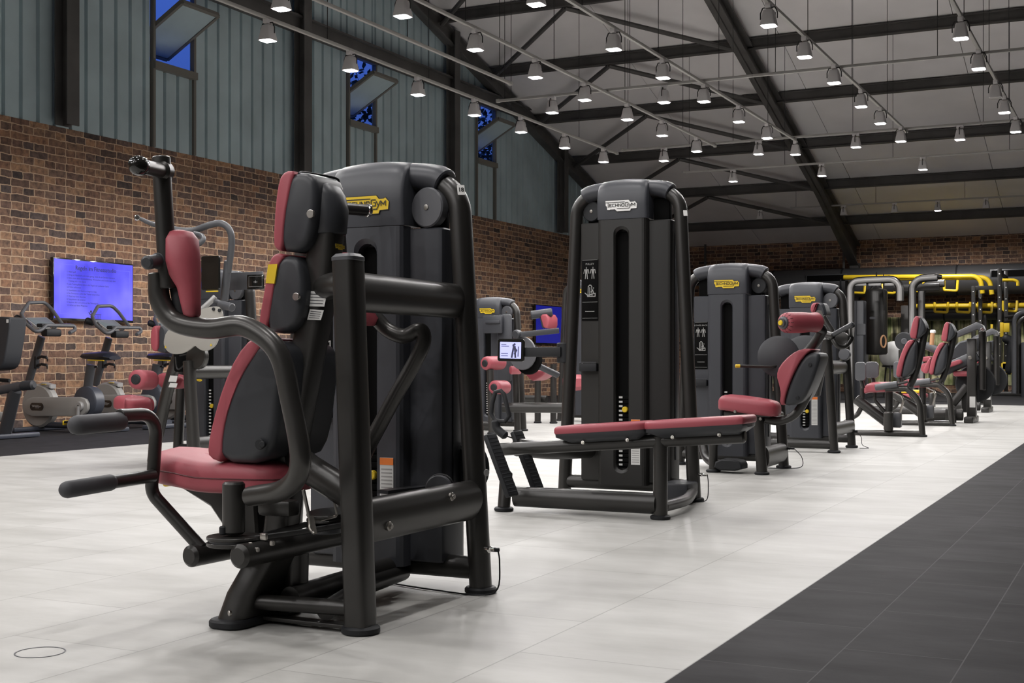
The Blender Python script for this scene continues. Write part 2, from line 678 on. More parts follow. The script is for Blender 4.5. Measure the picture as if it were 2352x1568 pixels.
XD, XM, YD = 10.91, 3.40, 24.3        # dark strip, left mat and far zone edges
struct(MB().box((XM + (XD - XM) / 2, (YF + YD) / 2, -.05), (XD - XM, YD - YF, .1)).build('floor', M['floor']))
struct(MB().box(((XD + XR) / 2, (YF + YW) / 2, -.05), (XR - XD, YW - YF, .1)).build('floor_right', M['slate']))
struct(MB().box((XM / 2, (YF + YW) / 2, -.05), (XM, YW - YF, .1)).build('floor_left', M['mat']))
struct(MB().box(((XM + XD) / 2, (YD + YW) / 2, -.05), (XD - XM, YW - YD, .1)).build('floor_back', M['mat']))

# gable wall on the left: brick below, channel glass above, three openings with pivoting sashes
struct(MB().box((-.06, (YF + YW) / 2, ZB / 2), (.12, YW - YF, ZB)).build('wall_left', M['brick']))
WIN = [(13.41, 14.27), (18.12, 19.0), (22.7, 23.55)]
WZ0, WZ1 = 4.80, 5.92
PITCHW = .262


def channel_glass(name, y0, y1, z0, z1fun):
    b = MB()
    y = y0
    while y < y1 - 1e-3:
        e = min(y + PITCHW, y1)
        g = min(.018, (e - y) * .3)
        prof = [(-.045, y), (-.045, y + g), (0, y + g + .012), (0, e - g - .012), (-.045, e - g), (-.045, e)]
        ring = []
        bot = [(x, yy, z0) for x, yy in prof]
        top = [(x, yy, z1fun(yy)) for x, yy in prof]
        n = len(prof)
        b.add(bot + top, [(i, i + 1, i + 1 + n, i + n) for i in range(n - 1)])
        y = e
    b.add([(-.07, y0, z0), (-.07, y1, z0), (-.07, y1, z1fun(y1)), (-.07, y0, z1fun(y0))], [(0, 1, 2, 3)])
    return struct(b.build(name, M['profil']))


edges = [YF] + [v for w in WIN for v in w] + [YW]
for i in range(0, len(edges), 2):
    channel_glass('wall_left_cladding', edges[i], edges[i + 1], ZB, lambda y: roof_z(y) - .02)
for y0, y1 in WIN:
    channel_glass('wall_left_cladding', y0, y1, ZB, lambda y: WZ0)
    channel_glass('wall_left_cladding', y0, y1, WZ1, lambda y: roof_z(y) - .02)
for i, (y0, y1) in enumerate(WIN):
    w = struct(empty('window_%d' % (i + 1), (0, (y0 + y1) / 2, WZ0)))
    ORIG[w.name] = Vector(w.location)
    f = MB()
    for yy in (y0 + .02, y1 - .02):
        f.box((.01, yy, (ZB + WZ1) / 2), (.06, .045, WZ1 - ZB))
    f.box((.02, (y0 + y1) / 2, WZ0 - .04), (.11, y1 - y0, .10))
    f.box((.02, (y0 + y1) / 2, WZ1), (.09, y1 - y0, .08))
    struct(f.build('window_frame', M['window_frame'], w))
    # sash pivoted about its middle, top edge leaning into the hall
    c = V(.02, (y0 + y1) / 2, 5.30)
    ux, uy = V(0, 1, 0), V(.87, 0, .49).normalized()
    wd, hh = (y1 - y0) - .12, .52
    s_ = MB()
    for k in (-1, 1):
        s_.box((0, 0, 0), (wd, .05, .06), M=Matrix.Translation(c + uy * (hh * k)) @ Matrix((ux, uy, ux.cross(uy))).transposed().to_4x4())
        s_.box((0, 0, 0), (.05, hh * 2, .06), M=Matrix.Translation(c + ux * (wd / 2 * k)) @ Matrix((ux, uy, ux.cross(uy))).transposed().to_4x4())
    sash = struct(s_.build('sash_frame', M['window_frame'], w))
    p = MB()
    for k in (-1, 0, 1):
        p.box((0, 0, 0), (wd / 3 - .02, hh * 2 - .03, .02), M=Matrix.Translation(c + ux * (wd / 3 * k)) @ Matrix((ux, uy, ux.cross(uy))).transposed().to_4x4())
    p.box((0, 0, .012), (wd - .04, hh * 2 - .04, .008), M=Matrix.Translation(c) @ Matrix((ux, uy, ux.cross(uy))).transposed().to_4x4())
    struct(p.build('sash_panel', M['profil'], sash))

# steel of the gable wall: columns, girt, rafter on the verge
n_trim = 0


def trim(b, label, m='beam'):
    global n_trim
    n_trim += 1
    return struct(b.build('trim_%d' % n_trim, M[m]), label)


for yc in (11.75, 16.65, 21.5, 26.6, 6.9):
    z1 = roof_z(yc) - .1
    trim(MB().box((.09, yc, (ZB + z1) / 2), (.018, .26, z1 - ZB)).box((.17, yc, (ZB + z1) / 2), (.16, .02, z1 - ZB)).box((.25, yc, (ZB + z1) / 2), (.018, .20, z1 - ZB)), 'dark steel column standing against the channel glass gable wall')
trim(MB().box((.07, (YF + 26.6) / 2, 6.02), (.12, 26.6 - YF, .22)).box((.14, (YF + 26.6) / 2, 6.14), (.10, 26.6 - YF, .03)), 'dark steel girt along the gable wall above the windows')


def roof_beam(x, y0, y1, top, dep0, dep1, fw, label):
    """I-section rafter along Y under the roof, deeper towards the eave"""
    b = MB()
    for k, (yy0, yy1, d0, d1) in enumerate(((y0, YW - 4.0, dep0, dep0), (YW - 4.0, y1, dep0, dep1))):
        zt0, zt1 = roof_z(yy0) - top, roof_z(yy1) - top
        for xo, w, a0, a1, c0, c1 in ((0, .025, zt0, zt1, zt0 - d0, zt1 - d1), (0, fw, zt0, zt1, zt0 - .03, zt1 - .03), (0, fw, zt0 - d0 + .03, zt1 - d1 + .03, zt0 - d0, zt1 - d1)):
            vv = []
            for yy, a, c in ((yy0, a0, c0), (yy1, a1, c1)):
                vv += [(x - w / 2, yy, a), (x + w / 2, yy, a), (x + w / 2, yy, c), (x - w / 2, yy, c)]
            b.add(vv, [(0, 1, 2, 3), (7, 6, 5, 4), (0, 4, 5, 1), (1, 5, 6, 2), (2, 6, 7, 3), (3, 7, 4, 0)])
    return b


XRAF = 5.42
trim(roof_beam(XRAF, YF, YW - .1, .16, .34, .62, .22, ''), 'dark steel roof rafter with deep haunch, standing clear of the walls')
trim(MB().box((XRAF, YW - .22, 1.6), (.22, .24, 3.2)), 'dark steel column under the free rafter at the far wall')
trim(roof_beam(.12, YF, YW - .1, .10, .30, .34, .18, ''), 'dark steel rafter along the sloping verge of the gable wall')
trim(roof_beam(10.84 + 5.4, YF, YW - .1, .16, .34, .62, .22, ''), 'dark steel roof rafter beyond the dark floor strip')
PUR = [23.06 + 2.07 * k for k in range(-12, 5)]
for yp in PUR:
    zt = roof_z(yp) - .02
    trim(MB().box((XR / 2, yp, zt - .10), (XR, .012, .20)).box((XR / 2, yp, zt - .19), (XR, .10, .02)).box((XR / 2, yp, zt - .01), (XR, .10, .02)), 'dark steel purlin running the length of the roof')
for a, c in zip(PUR, PUR[1:]):
    if a < 17:
        continue
    for x1 in (0.2, XRAF - .12):
        trim(MB().tube([(2.71, a, roof_z(a) - .24), (x1, c, roof_z(c) - .24)], .045, seg=8), 'dark diagonal roof brace between two purlins')

# roof boarding with panel joints, far wall, and the two sides the photograph does not show
rb = MB()
ys = [YF] + PUR + [YW + .3]
xs = [XR / 10 * k for k in range(11)]
for a, c in zip(ys, ys[1:]):
    for x0, x1 in zip(xs, xs[1:]):
        g = .006
        rb.add([(x, y, roof_z(y) + dz) for dz in (0, .1) for x, y in ((x0 + g, a + g), (x1 - g, a + g), (x1 - g, c - g), (x0 + g, c - g))], [(3, 2, 1, 0), (4, 5, 6, 7), (0, 1, 5, 4), (1, 2, 6, 5), (2, 3, 7, 6), (3, 0, 4, 7)])
rb.add([(x, y, roof_z(y) + .12) for x, y in ((-.2, YF), (XR, YF), (XR, YW + .4), (-.2, YW + .4))], [(0, 1, 2, 3)])
struct(rb.build('ceiling', M['roof']))
struct(MB().box((XR / 2, YW + .06, ZE / 2), (XR, .12, ZE)).build('wall_back', M['brick_back']))
zr = roof_z(YF)
struct(MB().box((XR / 2, YF - .06, zr / 2), (XR, .12, zr)).build('wall_front', M['plaster']))
b = MB()
b.add([(XR, YF, 0), (XR, YW, 0), (XR, YW, ZE), (XR, YF, zr), (XR + .1, YF, 0), (XR + .1, YW, 0), (XR + .1, YW, ZE), (XR + .1, YF, zr)], [(0, 1, 2, 3), (7, 6, 5, 4), (0, 4, 5, 1), (1, 5, 6, 2), (2, 6, 7, 3), (3, 7, 4, 0)])
struct(b.build('wall_right', M['plaster']))

# trees outside the gable, seen through the opened windows
M['leaf'] = mat('dusk_foliage', (.012, .020, .008), .7)
M['bark'] = mat('tree_bark', (.03, .022, .016), .8)


def tree(c, r, label):
    rng = random.Random(int(c[1] * 10))
    R = thing('tree', label, 'tree', (c[0], c[1], 0), 'trees outside the gable windows')
    MB().tube([V(c[0], c[1], 0), V(c[0] + .1, c[1], c[2] * .5), V(c[0], c[1], c[2])], .16, seg=8, taper=lambda t: 1 - .6 * t).build('trunk', M['bark'], R)
    b = MB()
    for k in range(1500):
        d = V(rng.gauss(0, 1), rng.gauss(0, 1), rng.gauss(0, 1)).normalized() * (r * rng.random() ** .45)
        p = V(*c) + d
        u = V(rng.gauss(0, 1), rng.gauss(0, 1), rng.gauss(0, 1)).normalized() * .11
        w = u.cross(V(rng.gauss(0, 1), rng.gauss(0, 1), rng.gauss(0, 1))).normalized() * .06
        b.add([p - u, p + w, p + u, p - w], [(0, 1, 2, 3)])
    f = b.build('crown', M['leaf'], R)
    f['kind'] = 'stuff'


tree((-6, 24.0, 5.6), 2.1, 'dark leafy tree outside the nearest gable window')
tree((-6.5, 29.2, 6.6), 2.3, 'dark leafy tree outside the middle gable window')
tree((-6, 35.0, 6.9), 2.6, 'dark leafy tree outside the farthest gable window')
# ================================================================= light tracks and spotlights
ZT = 4.26
M['track'] = mat('grey_track_paint', (.40, .39, .37), .45)
M['lamp'] = mat('light_grey_lamp_housing', (.72, .70, .70), .45)
M['wire'] = mat('steel_wire', (.05, .05, .05), .5, metal=.5)
M['lens'] = mat('lit_lamp_lens', (.9, .9, .9), .3, emit=(1.0, .96, .98), estr=14.0)
M['lens_off'] = mat('unlit_lamp_lens', (.35, .34, .33), .3)


def track(axis, fixed, a, c, wires, label, ZT=ZT):
    """ceiling track along axis 'X' or 'Y' at a fixed other coordinate"""
    p = (lambda t, z: V(t, fixed, z)) if axis == 'X' else (lambda t, z: V(fixed, t, z))
    sz = (c - a, .036, .034) if axis == 'X' else (.036, c - a, .034)
    mid = p((a + c) / 2, ZT)
    root = thing('light_track', label, 'light track', p((a + c) / 2, ZT), 'suspended lighting tracks')
    MB().box(mid, sz, .004).build('rail', M['track'], root)
    for t in wires:
        q = p(t, ZT)
        zc = roof_z(q.y)
        MB().tube([q + V(0, 0, .01), V(q.x, q.y, zc - .03)], .0045, seg=5, cap=0).build('suspension_wire', M['wire'], root)
    for t in (a, c):
        MB().box(p(t, ZT), (.05, .05, .044), .004).build('end_cap', M['track'], root)
    return root


def make_lamp(lit, power=1.0):
    root = thing('track_spotlight', '', 'spotlight', (0, 0, 0), 'spotlights on the ceiling tracks', world_coords=False)
    MB().box((0, 0, -.035), (.055, .10, .05), .006).build('adapter', M['lamp'], root)
    b = MB()
    sec = [(-.075, .088), (-.085, .098), (-.215, .150), (-.228, .152)]
    b.loft([[(x, y, z) for x, y in rrect(w, w, w * .16, 3)] for z, w in sec])
    h = b.build('housing', M['lamp'], root)
    MB().tube([(-.06, 0, -.05), (-.083, 0, -.10), (-.083, 0, -.16)], .006, seg=6).tube([(.06, 0, -.05), (.083, 0, -.10), (.083, 0, -.16)], .006, seg=6).tube([(-.06, 0, -.05), (.06, 0, -.05)], .006, seg=6).build('bracket', M['wire'], root)
    q = rrect(.134, .134, .02, 3)
    MB().loft([[(x, y, -.229) for x, y in q], [(x * .9, y * .9, -.234) for x, y in q]]).build('lens', M['lens' if lit else 'lens_off'], root)
    if lit:
        ld = bpy.data.lights.new('spot_light', 'SPOT')
        ld.energy = LAMP_W * power
        ld.spot_size = radians(168)
        ld.spot_blend = .35
        ld.shadow_soft_size = .055
        ld.color = (1.0, .97, .955)
        lo = bpy.data.objects.new('spot_light', ld)
        lo.location = (0, 0, -.26)
        C.objects.link(lo)
        lo.parent = root
    return root


LSRC = {'lit': make_lamp(True), 'off': make_lamp(False), 'strong': make_lamp(True, 4.5), 'mid': make_lamp(True, 1.5)}
_used = set()


def lamp(pos, label, rz=0.0, lit=True, strong=False):
    k = 'off' if not lit else (strong or 'lit')
    o = copy_tree(LSRC[k]) if k in _used else LSRC[k]
    _used.add(k)
    o.location = pos
    o.rotation_euler = (0, 0, rz)
    o['label'] = label


LONG = [  # track across the hall: X, name, pixels of its lamps (x, y of the lens)
    (4.0, 'the first long track', [(615, 72), (805, 143), (960, 200), (1090, 248), (1197, 287), (1297, 326), (1386, 357)]),
    (5.7, 'the second long track', [(925, 30), (1092, 108), (1230, 171), (1343, 225), (1441, 271), (1521, 307), (1600, 342)]),
    (7.0, 'the third long track', [(1410, 72), (1523, 140), (1617, 197), (1697, 245), (1762, 286), (1827, 325)]),
    (8.7, 'the fourth long track', [(1766, 30), (1848, 108), (1916, 171), (1978, 226), (2022, 267), (2069, 306)]),
    (10.3, 'the fifth long track', [(2207, 68), (2248, 137), (2287, 205), (2307, 243), (2333, 288)]),
]
ORD = ['nearest', 'second', 'third', 'fourth', 'fifth', 'sixth', 'seventh', 'eighth', 'ninth']
T1Y = 20.2
for X, nm, px in LONG:
    track('Y', X, YF + .6, T1Y, [-6, -2.5, 1, 4.2, 7.5, 9.6, 11.7, 13.9, 16.2, 18.6], 'long grey ceiling track, ' + nm[4:].replace(' long track', ' one counted from the brick wall'))
    ysl = []
    for k, (x, y) in enumerate(px):
        p = at(x, y, X=X)
        ysl.append(p.y)
        lit = not (X > 10 and k == 2)
        lamp((X, p.y, ZT), '%s spotlight on %s, %s in view%s' % ('lit' if lit else 'unlit', nm, ORD[k], '' if lit else ', a dark housing'), 0, lit)
    step = 1.9
    y = ysl[0] - step
    k = 0
    while y > -5.0:
        lamp((X, y, ZT), 'lit spotlight on %s, %s one overhead' % (nm, ORD[k]))
        y -= step + .5
        k += 1
track('Y', 4.83, 2, 14.5, [4, 8, 12, 14.2], 'short grey ceiling track between the first two long ones')
lamp((4.83, at(646, 5, X=4.83).y, ZT), 'lit spotlight cut by the top of the frame above the gable columns')
CROSS = [
    (15.6, 'the near cross track', 4.10, 12.5, [(1268, 258), (1525, 236)], []),
    (T1Y, 'the second cross track', 4.10, 14.0, [(1525, 366), (1742, 351), (1966, 335), (2205, 318)], []),
    (23.1, 'the third cross track', 4.2, 19.5, [(1684, 418), (1888, 405), (2120, 392)], []),
    (29.6, 'the far cross track', 4.6, 15.0, [(1746, 503), (1938, 495), (2055, 492), (2154, 490), (2265, 480)], [0, 1, 2, 4]),
]
for Y, nm, a, c, px, off in CROSS:
    track('X', Y, a, c, [a + .1, a + 1.9, a + 3.8, a + 5.7, a + 7.6], 'grey ceiling track, ' + nm, ZT + .042)
    for k, (x, y) in enumerate(px):
        p = at(x, y, Y=Y)
        lamp((p.x, Y, ZT + .042), '%s spotlight on %s, %s from the brick wall' % ('unlit' if k in off else 'lit', nm, ORD[k] if k else 'first'), pi / 2, k not in off, 'strong' if Y > 26 else 'mid' if Y > 22 else False)

# unseen lamps added outside the frame to brighten the far free-weight zone
for Y, xs_ in ((23.1, (12.6, 15.5, 18.5)), (27.0, (13.5, 16.5, 19.5))):
    for k, x in enumerate(xs_):
        lamp((x, Y, ZT + .042), 'added unseen spotlight over the far free weight zone, %s of row %d metres deep' % (ORD[k], round(Y)), pi / 2, True, 'strong' if Y > 26 or x > 12 else 'mid')
track('X', 27.0, 12.5, 20.5, [13, 16, 19], 'added grey ceiling track for unseen lamps over the free weight zone', ZT + .042)
# ================================================================= weight towers (shared by all selector machines)
LOGO = [(0, 0), (.737, 0), (.79, .064), (.90, .06), (.93, .045), (1.0, .12), (.985, .256), (.808, .262), (.784, .322), (.365, .322), (.31, .26), (.156, .26), (.13, .272), (.06, .265), (.045, .165), (.012, .147)]
LOGO = [(x - .5, .16 - y) for x, y in LOGO]
# pen strokes of the word on the plate: T with a long bar, small capitals, large G, y with a long tail
_ltr = {
    'E': [[(1, 1), (0, 1), (0, 0), (1, 0)], [(0, .5), (.85, .5)]],
    'C': [[(1, 1), (.12, 1), (0, .85), (0, .15), (.12, 0), (1, 0)]],
    'H': [[(0, 0), (0, 1)], [(1, 0), (1, 1)], [(0, .5), (1, .5)]],
    'N': [[(0, 0), (0, 1), (1, 0), (1, 1)]],
    'O': [[(.12, 0), (0, .15), (0, .85), (.12, 1), (.88, 1), (1, .85), (1, .15), (.88, 0), (.12, 0)]],
    'M': [[(0, 0), (0, 1), (.5, .25), (1, 1), (1, 0)]],
}


def logo_strokes():
    out = [[(-.485, .105), (.11, .105)], [(-.41, .105), (-.41, -.035)]]
    x = -.375
    for ch in 'ECHNO':
        for pl in _ltr[ch]:
            out.append([(x + px * .070, -.022 + py * .078) for px, py in pl])
        x += .1
    out.append([(.225, .085), (.15, .085), (.135, .07), (.135, -.01), (.15, -.025), (.225, -.025), (.225, .035), (.19, .035)])
    out += [[(.245, .055), (.285, -.02)], [(.33, .055), (.255, -.085), (-.12, -.085)]]
    for pl in _ltr['M']:
        out.append([(.345 + px * .095, -.022 + py * .078) for px, py in pl])
    return out


LSTR = logo_strokes()


def logo_plate(parent, o, ux, uy, w, m='yellow', lab='yellow name plate', th=.003):
    ux, uy = Vector(ux).normalized(), Vector(uy).normalized()
    n = ux.cross(uy)
    rim = MB().prism([(x * w, y * w) for x, y in offset2d(LOGO, -.012)], th * .8, o, ux, uy).build('logo_rim', M['ink'], parent)
    pl = MB().prism([(x * w, y * w) for x, y in LOGO], th, o, ux, uy).build('logo_plate', M[m], parent)
    pl['label'] = lab
    MB().strokes([[(x * w, y * w) for x, y in q] for q in LSTR], .018 * w, Vector(o) + n * (th + .0005), ux, uy).build('lettering', M['ink'], pl)
    return pl


def slot_panel(b, w, z0, z1, sw, s0, s1, y0, y1, cx, ydeep, n=10):
    """front plate (facing -Y at y1, side edges back to y0) with a stadium hole, walls going back to ydeep"""
    hole = []
    for k in range(n + 1):
        a = pi * k / n
        hole.append((sw * cos(a), s1 - sw + sw * sin(a)))
    for k in range(n + 1):
        a = pi + pi * k / n
        hole.append((sw * cos(a), s0 + sw + sw * sin(a)))
    c = .028
    rim = []
    for k in range(n + 1):
        t = k / n
        rim.append((w - c - t * 2 * (w - c), z1) if 0 < k < n else ((w - c) if k == 0 else -(w - c), z1))
    for k in range(n + 1):
        t = k / n
        rim.append((-(w - c) + t * 2 * (w - c), z0))
    N = len(hole)
    lip = offset2d(hole, .0)
    big = [(x * 1.22 if abs(x) > 0 else 0, (z - (s0 + s1) / 2) * (1 + .018 / (s1 - s0) * 2) + (s0 + s1) / 2) for x, z in hole]
    rows = [[(cx + x, y1, z) for x, z in rim], [(cx + x, y1, z) for x, z in big], [(cx + x, y1 + .012, z) for x, z in hole], [(cx + x, ydeep, z) for x, z in hole]]
    vv = [p for r in rows for p in r]
    ff = [(i * N + j, i * N + (j + 1) % N, (i + 1) * N + (j + 1) % N, (i + 1) * N + j) for i in range(len(rows) - 1) for j in range(N)]
    b.add(vv, ff)
    # rounded side edges and closing faces
    prof = [(w - c, y1), (w - c * .55, y1 + .004), (w - c * .2, y1 + .014), (w - .002, (y0 + y1) / 2 + .004), (w, y0)]
    for sx in (-1, 1):
        v2 = [(cx + sx * x, y, z) for z in (z0, z1) for x, y in prof]
        k = len(prof)
        b.add(v2, [(i, i + 1, i + 1 + k, i + k) for i in range(k - 1)])
    for z in (z0, z1):
        q = [(cx + x, y, z) for x, y in prof] + [(cx - x, y, z) for x, y in prof[::-1]]
        b.add(q, [tuple(range(len(q)))])
    return b


def tower(root, cx, yp, H, pm='panel', logo='yellow', title=None, discs=(None, 'disc'), pin=.36, warn=True, head=None, legs=(True, True), foot_dx=.405, sticker=None):
    """one selector tower: arch frame, panels, head with name plate, pulleys, slot with weight stack"""
    P = lambda x, y, z: V(cx + x, yp + y, z)
    a = MB()
    fx = foot_dx
    pts = []
    if legs[0]:
        pts += [P(-fx, 0, .02)]
    pts += [P(-.318, 0, H - .082), P(.318, 0, H - .082)]
    if legs[1]:
        pts += [P(fx, 0, .02)]
    a.tube(pts, .038, fil=.125, up=(0, 1, 0), r2=.045, n=8, seg=20)
    a.build('arch_frame', M['steel'], root)
    for sx, on in zip((-1, 1), legs):
        if on:
            MB().lathe([(.050, 0), (.056, .005), (.056, .016), (.050, .022), (.030, .024)], P(sx * fx, 0, 0), seg=24).build('foot', M['rubber'], root)
    MB().tube([P(-fx + .01, 0, .085), P(fx - .01, 0, .085)], .034, up=(0, 0, 1), r2=.040, cap=0).build('base_rail', M['steel'], root)
    # cabinet
    zc = H - .25
    plan = [(-.262, .125), (.262, .125), (.278, .11), (.282, .09), (.282, -.03), (.276, -.045), (.262, -.052), (-.262, -.052), (-.276, -.045), (-.282, -.03), (-.282, .09), (-.278, .11)]
    MB().prism(plan, zc - .10, P(0, 0, .10), (1, 0, 0), (0, 1, 0), bev=.006).build('cabinet', M[pm], root)
    MB().box(P(.285, .045, (zc + .16) / 2), (.006, .05, zc - .30), .002).build('side_strip', M['shell'], root)
    s0, s1 = .17, H - .30
    slot_panel(MB(), .153, .085, H - .243, .040, s0, s1, -.05 + yp, -.105 + yp, cx, yp - .058).build('front_cover', M[pm], root, ang=20)
    MB().box(P(0, -.056, (s0 + s1) / 2), (.076, .003, s1 - s0 - .02)).build('slot_back', M['void'], root)
    # weight stack behind the slot
    st = MB()
    ztop = min(.62, H * .38)
    nplate = int((ztop - .19) / .026)
    for k in range(nplate):
        st.box(P(0, -.062, .20 + .026 * k), (.070, .010, .022), .002)
    ws = st.build('weight_stack', M['void'], root)
    lb = MB()
    for k in range(nplate):
        z = .20 + .026 * k
        lb.box(P(-.018, -.0675, z), (.022, .001, .011))
    lb.build('weight_numbers', M['paper'], ws)
    MB().disc(P(.016, -.085, pin), (0, 1, 0), .017, .02).disc(P(.016, -.072, pin), (0, 1, 0), .006, .03).build('selector_pin', M['yellow'], root)
    if warn:
        w = MB().box(P(.088, -.1058, .335), (.055, .001, .26)).build('warning_label', M['paper'], root)
        MB().box(P(.088, -.1066, .452), (.055, .001, .024)).build('label_header', M['orange'], w)
        t = MB()
        for k in range(17):
            t.box(P(.088, -.1066, .425 - .0128 * k), (.044, .0006, .0045))
        t.build('label_text', M['alu'], w)
    # head cover: side profile swept across, ends drawn in
    prof = [(-.100, H - .24), (-.106, H - .16), (-.104, H - .10), (-.094, H - .055), (-.072, H - .022), (-.035, H - .004), (.01, H), (.05, H - .012), (.075, H - .05), (.082, H - .10), (.06, H - .11), (.03, H - .13), (.02, H - .24)]
    cy, cz = -.02, H - .15
    rings = []
    for x in (-.153, -.150, -.138, -.10, -.05, 0, .05, .10, .138, .150, .153):
        t = abs(x) / .153
        k = 1 - .10 * max(0, (t - .90) / .10) ** 2
        dz = -.012 * t * t
        rings.append([tuple(P(x, cy + (y - cy) * k, (cz + (z - cz) * (k if z > cz else 1) + (dz if z > cz else 0)))) for y, z in prof])
    MB().loft(rings).build('head_cover', M[head or pm], root, ang=50)
    # sleeve over the top of the arch
    sl = MB()
    path = [P(-.262, 0, H - .088), P(-.235, 0, H - .075), P(-.15, 0, H - .062), P(0, 0, H - .056), P(.15, 0, H - .062), P(.235, 0, H - .075), P(.262, 0, H - .088)]
    sl.tube(path, .062, up=(0, 0, 1), r2=.050, n=4, sm=True, seg=22, cap=.1)
    sl.build('head_sleeve', M[head or pm], root)
    # black boxes stand in for the shaded gap beside the head; pulleys in it
    for sx in (-1, 1):
        MB().box(P(.205 * sx, .03, H - .19), (.10, .05, .16), .01).build('pulley_gap_shade', M['void'], root)
    for sx, dm in zip((-1, 1), discs):
        if dm:
            ax = V(-.16, -1, 0).normalized()
            blk = dm == 'rubber'
            o = P(sx * .222, .005 if blk else -.035, H - .178)
            d = MB().disc(o, ax, .060 if blk else .071, .040, .12, 32).build('pulley', M[dm], root)
            MB().lathe([(.010, .018), (.010, .023), (.005, .0235)], o, ax, 12).build('pulley_bolt', M['steel_bright'], d)
            MB().disc(o - ax * .028, ax, .060, .014, .2, 24).build('pulley_groove', M['rubber'], d)
            MB().box(P(sx * .236, .01, (H - .25 + .3) / 2 + .45), (.004, .010, H - .25 - 1.05)).build('belt', M['belt'], root)
    if logo:
        logo_plate(root, P(0, -.1062, H - .165), (1, 0, 0), (0, 0, 1), .195, 'yellow' if logo == 'yellow' else 'white', logo + ' name plate', .0016)
    if title:
        zt = H - .36 if H > 1.7 else H - .34
        zt -= .12
        pc = MB().box(P(-.217, -.0535, zt - .165), (.104, .003, .36), .001).build('exercise_placard', M['void'], root)
        b = MB()
        for z in (zt + .012, zt - .235, zt - .33):
            b.box(P(-.217, -.0552, z), (.096, .0006, .0016))
        # muscle figures and machine pictogram, drawn with strokes
        fig = [[(0, .034), (0, .026)], [(-.012, .02), (.012, .02)], [(-.012, .02), (-.016, .0)], [(.012, .02), (.016, .0)], [(-.005, .018), (-.004, 0), (-.007, -.032)], [(.005, .018), (.004, 0), (.007, -.032)], [(0, .02), (0, .0)]]
        for dx in (-.022, .020):
            b.strokes(fig, .0045, P(-.217 + dx, -.0552, zt - .065), (1, 0, 0), (0, 0, 1))
        mac = [[(-.012, -.03), (-.010, .026), (-.002, .034), (.006, .034), (.012, .026), (.014, -.03)], [(0, .02), (0, -.03)], [(-.030, -.012), (-.014, -.026), (.034, -.014), (.034, -.032), (-.014, -.032)], [(.020, .0), (.026, -.014)], [(.024, .018), (.024, .016)], [(.02, .006), (.008, -.006)]]
        b.strokes(mac, .005, P(-.217, -.0552, zt - .17), (1, 0, 0), (0, 0, 1))
        if title.strip():
            q = text_mesh(title, .0165, None, P(-.217, -.0552, zt - .012), (1, 0, 0), (0, 0, 1), 'title', 'mb')
            b.add(q.v, q.f)
        b.strokes([[(-.028, 0), (.028, 0)]], .003, P(-.217, -.0552, zt - .29), (1, 0, 0), (0, 0, 1))
        b.build('placard_print', M['print'], pc)
        MB().box(P(-.217, -.072, H * .41), (.112, .040, .050), .006).build('pocket', M['rubber'], root)
        MB().box(P(-.217, -.094, H * .41 + .030), (.110, .002, .003)).build('pocket_rim', M['alu_dark'], root)
    if sticker:
        k = MB().box((0, 0, 0), (.001, .026, .030), M=Matrix.Translation(P(fx - .060, -.028, H - .21))  @ Matrix.Rotation(-.95, 4, 'Z')).build('number_sticker', M['white'], root)
    return root
# ================================================================= the machine in front: fly press with two swinging arms
FX, FY, YC = 9.512, 3.98, 3.335
R = thing('fly_press_machine', 'big black fly machine with two swinging red arm pads, nearest the camera', 'weight machine', (9.5, 3.5, 0), 'selector weight machines')
tower(R, FX, FY, 1.52, 'panel', 'yellow', ' ', (None, 'disc'), .40)


def outl(pts, Y):
    return [(lambda q: (q.x, q.z))(at(x, y, Y=Y)) for x, y in pts]


XZ = dict(ux=(1, 0, 0), uy=(0, 0, 1))
# number sticker on the arch bend
nb = at(1059, 436, Y=FY - .046)
st = MB().prism(rrect(.026, .034, .002, 2), .0015, nb, V(.9, .42, 0), (-.12, 0, 1)).build('number_sticker', M['white'], R)
text_mesh('18', .020, M['ink'], nb + V(.001, -.002, 0), V(.9, .42, 0), (-.12, 0, 1), 'sticker_digits', st, bold=.0006, lift=.001)

# side frame: front post, two cross tubes, bolts
MB().tube([V(9.906, 3.235, .02), V(9.862, 3.235, 1.105)], .039, up=(0, 1, 0), r2=.044, seg=40, cap=.06, sq=.5).build('front_post', M['steel'], R)
MB().tube([V(9.862, 3.235, 1.103), V(9.8617, 3.235, 1.113)], .0405, up=(0, 1, 0), r2=.0445, seg=40, cap=.25, sq=.5).build('post_cap', M['alu_dark'], R)
MB().lathe([(.052, 0), (.058, .005), (.058, .018), (.050, .024), (.03, .025)], (9.906, 3.235, 0)).build('foot', M['rubber'], R)
MB().tube([V(9.868, 3.25, 1.012), V(9.84, 3.97, 1.012)], .034, up=(0, 0, 1), r2=.060, seg=26, cap=0).build('upper_cross_tube', M['steel_soft'], R)
MB().tube([V(9.892, 3.25, .325), V(9.898, 3.97, .325)], .036, up=(0, 0, 1), r2=.069, seg=26, cap=0).build('lower_cross_tube', M['steel_soft'], R)
for px, py in ((893, 1208), (1037, 1140)):
    q = at(px, py, X=9.93)
    MB().disc(q, (1, 0, 0), .0145, .010).disc(q + V(.008, 0, 0), (1, 0, 0), .008, .010).build('bolt', M['steel_bright'], R)
q = at(1117, 1087, X=9.95)
MB().disc(V(9.937, 3.985, q.z), (1, -.4, 0), .012, .004).build('cap_disc', M['alu'], R)
q = at(1008, 1122, Y=3.80)
p1 = MB().disc(q, (.35, -1, 0), .046, .022, .15).build('cable_pulley', M['disc'], R)
MB().disc(q + V(-.012, .03, 0), (.35, -1, 0), .049, .018).build('pulley_cheek', M['rubber'], p1)
q = at(1062, 1075, Y=4.08)
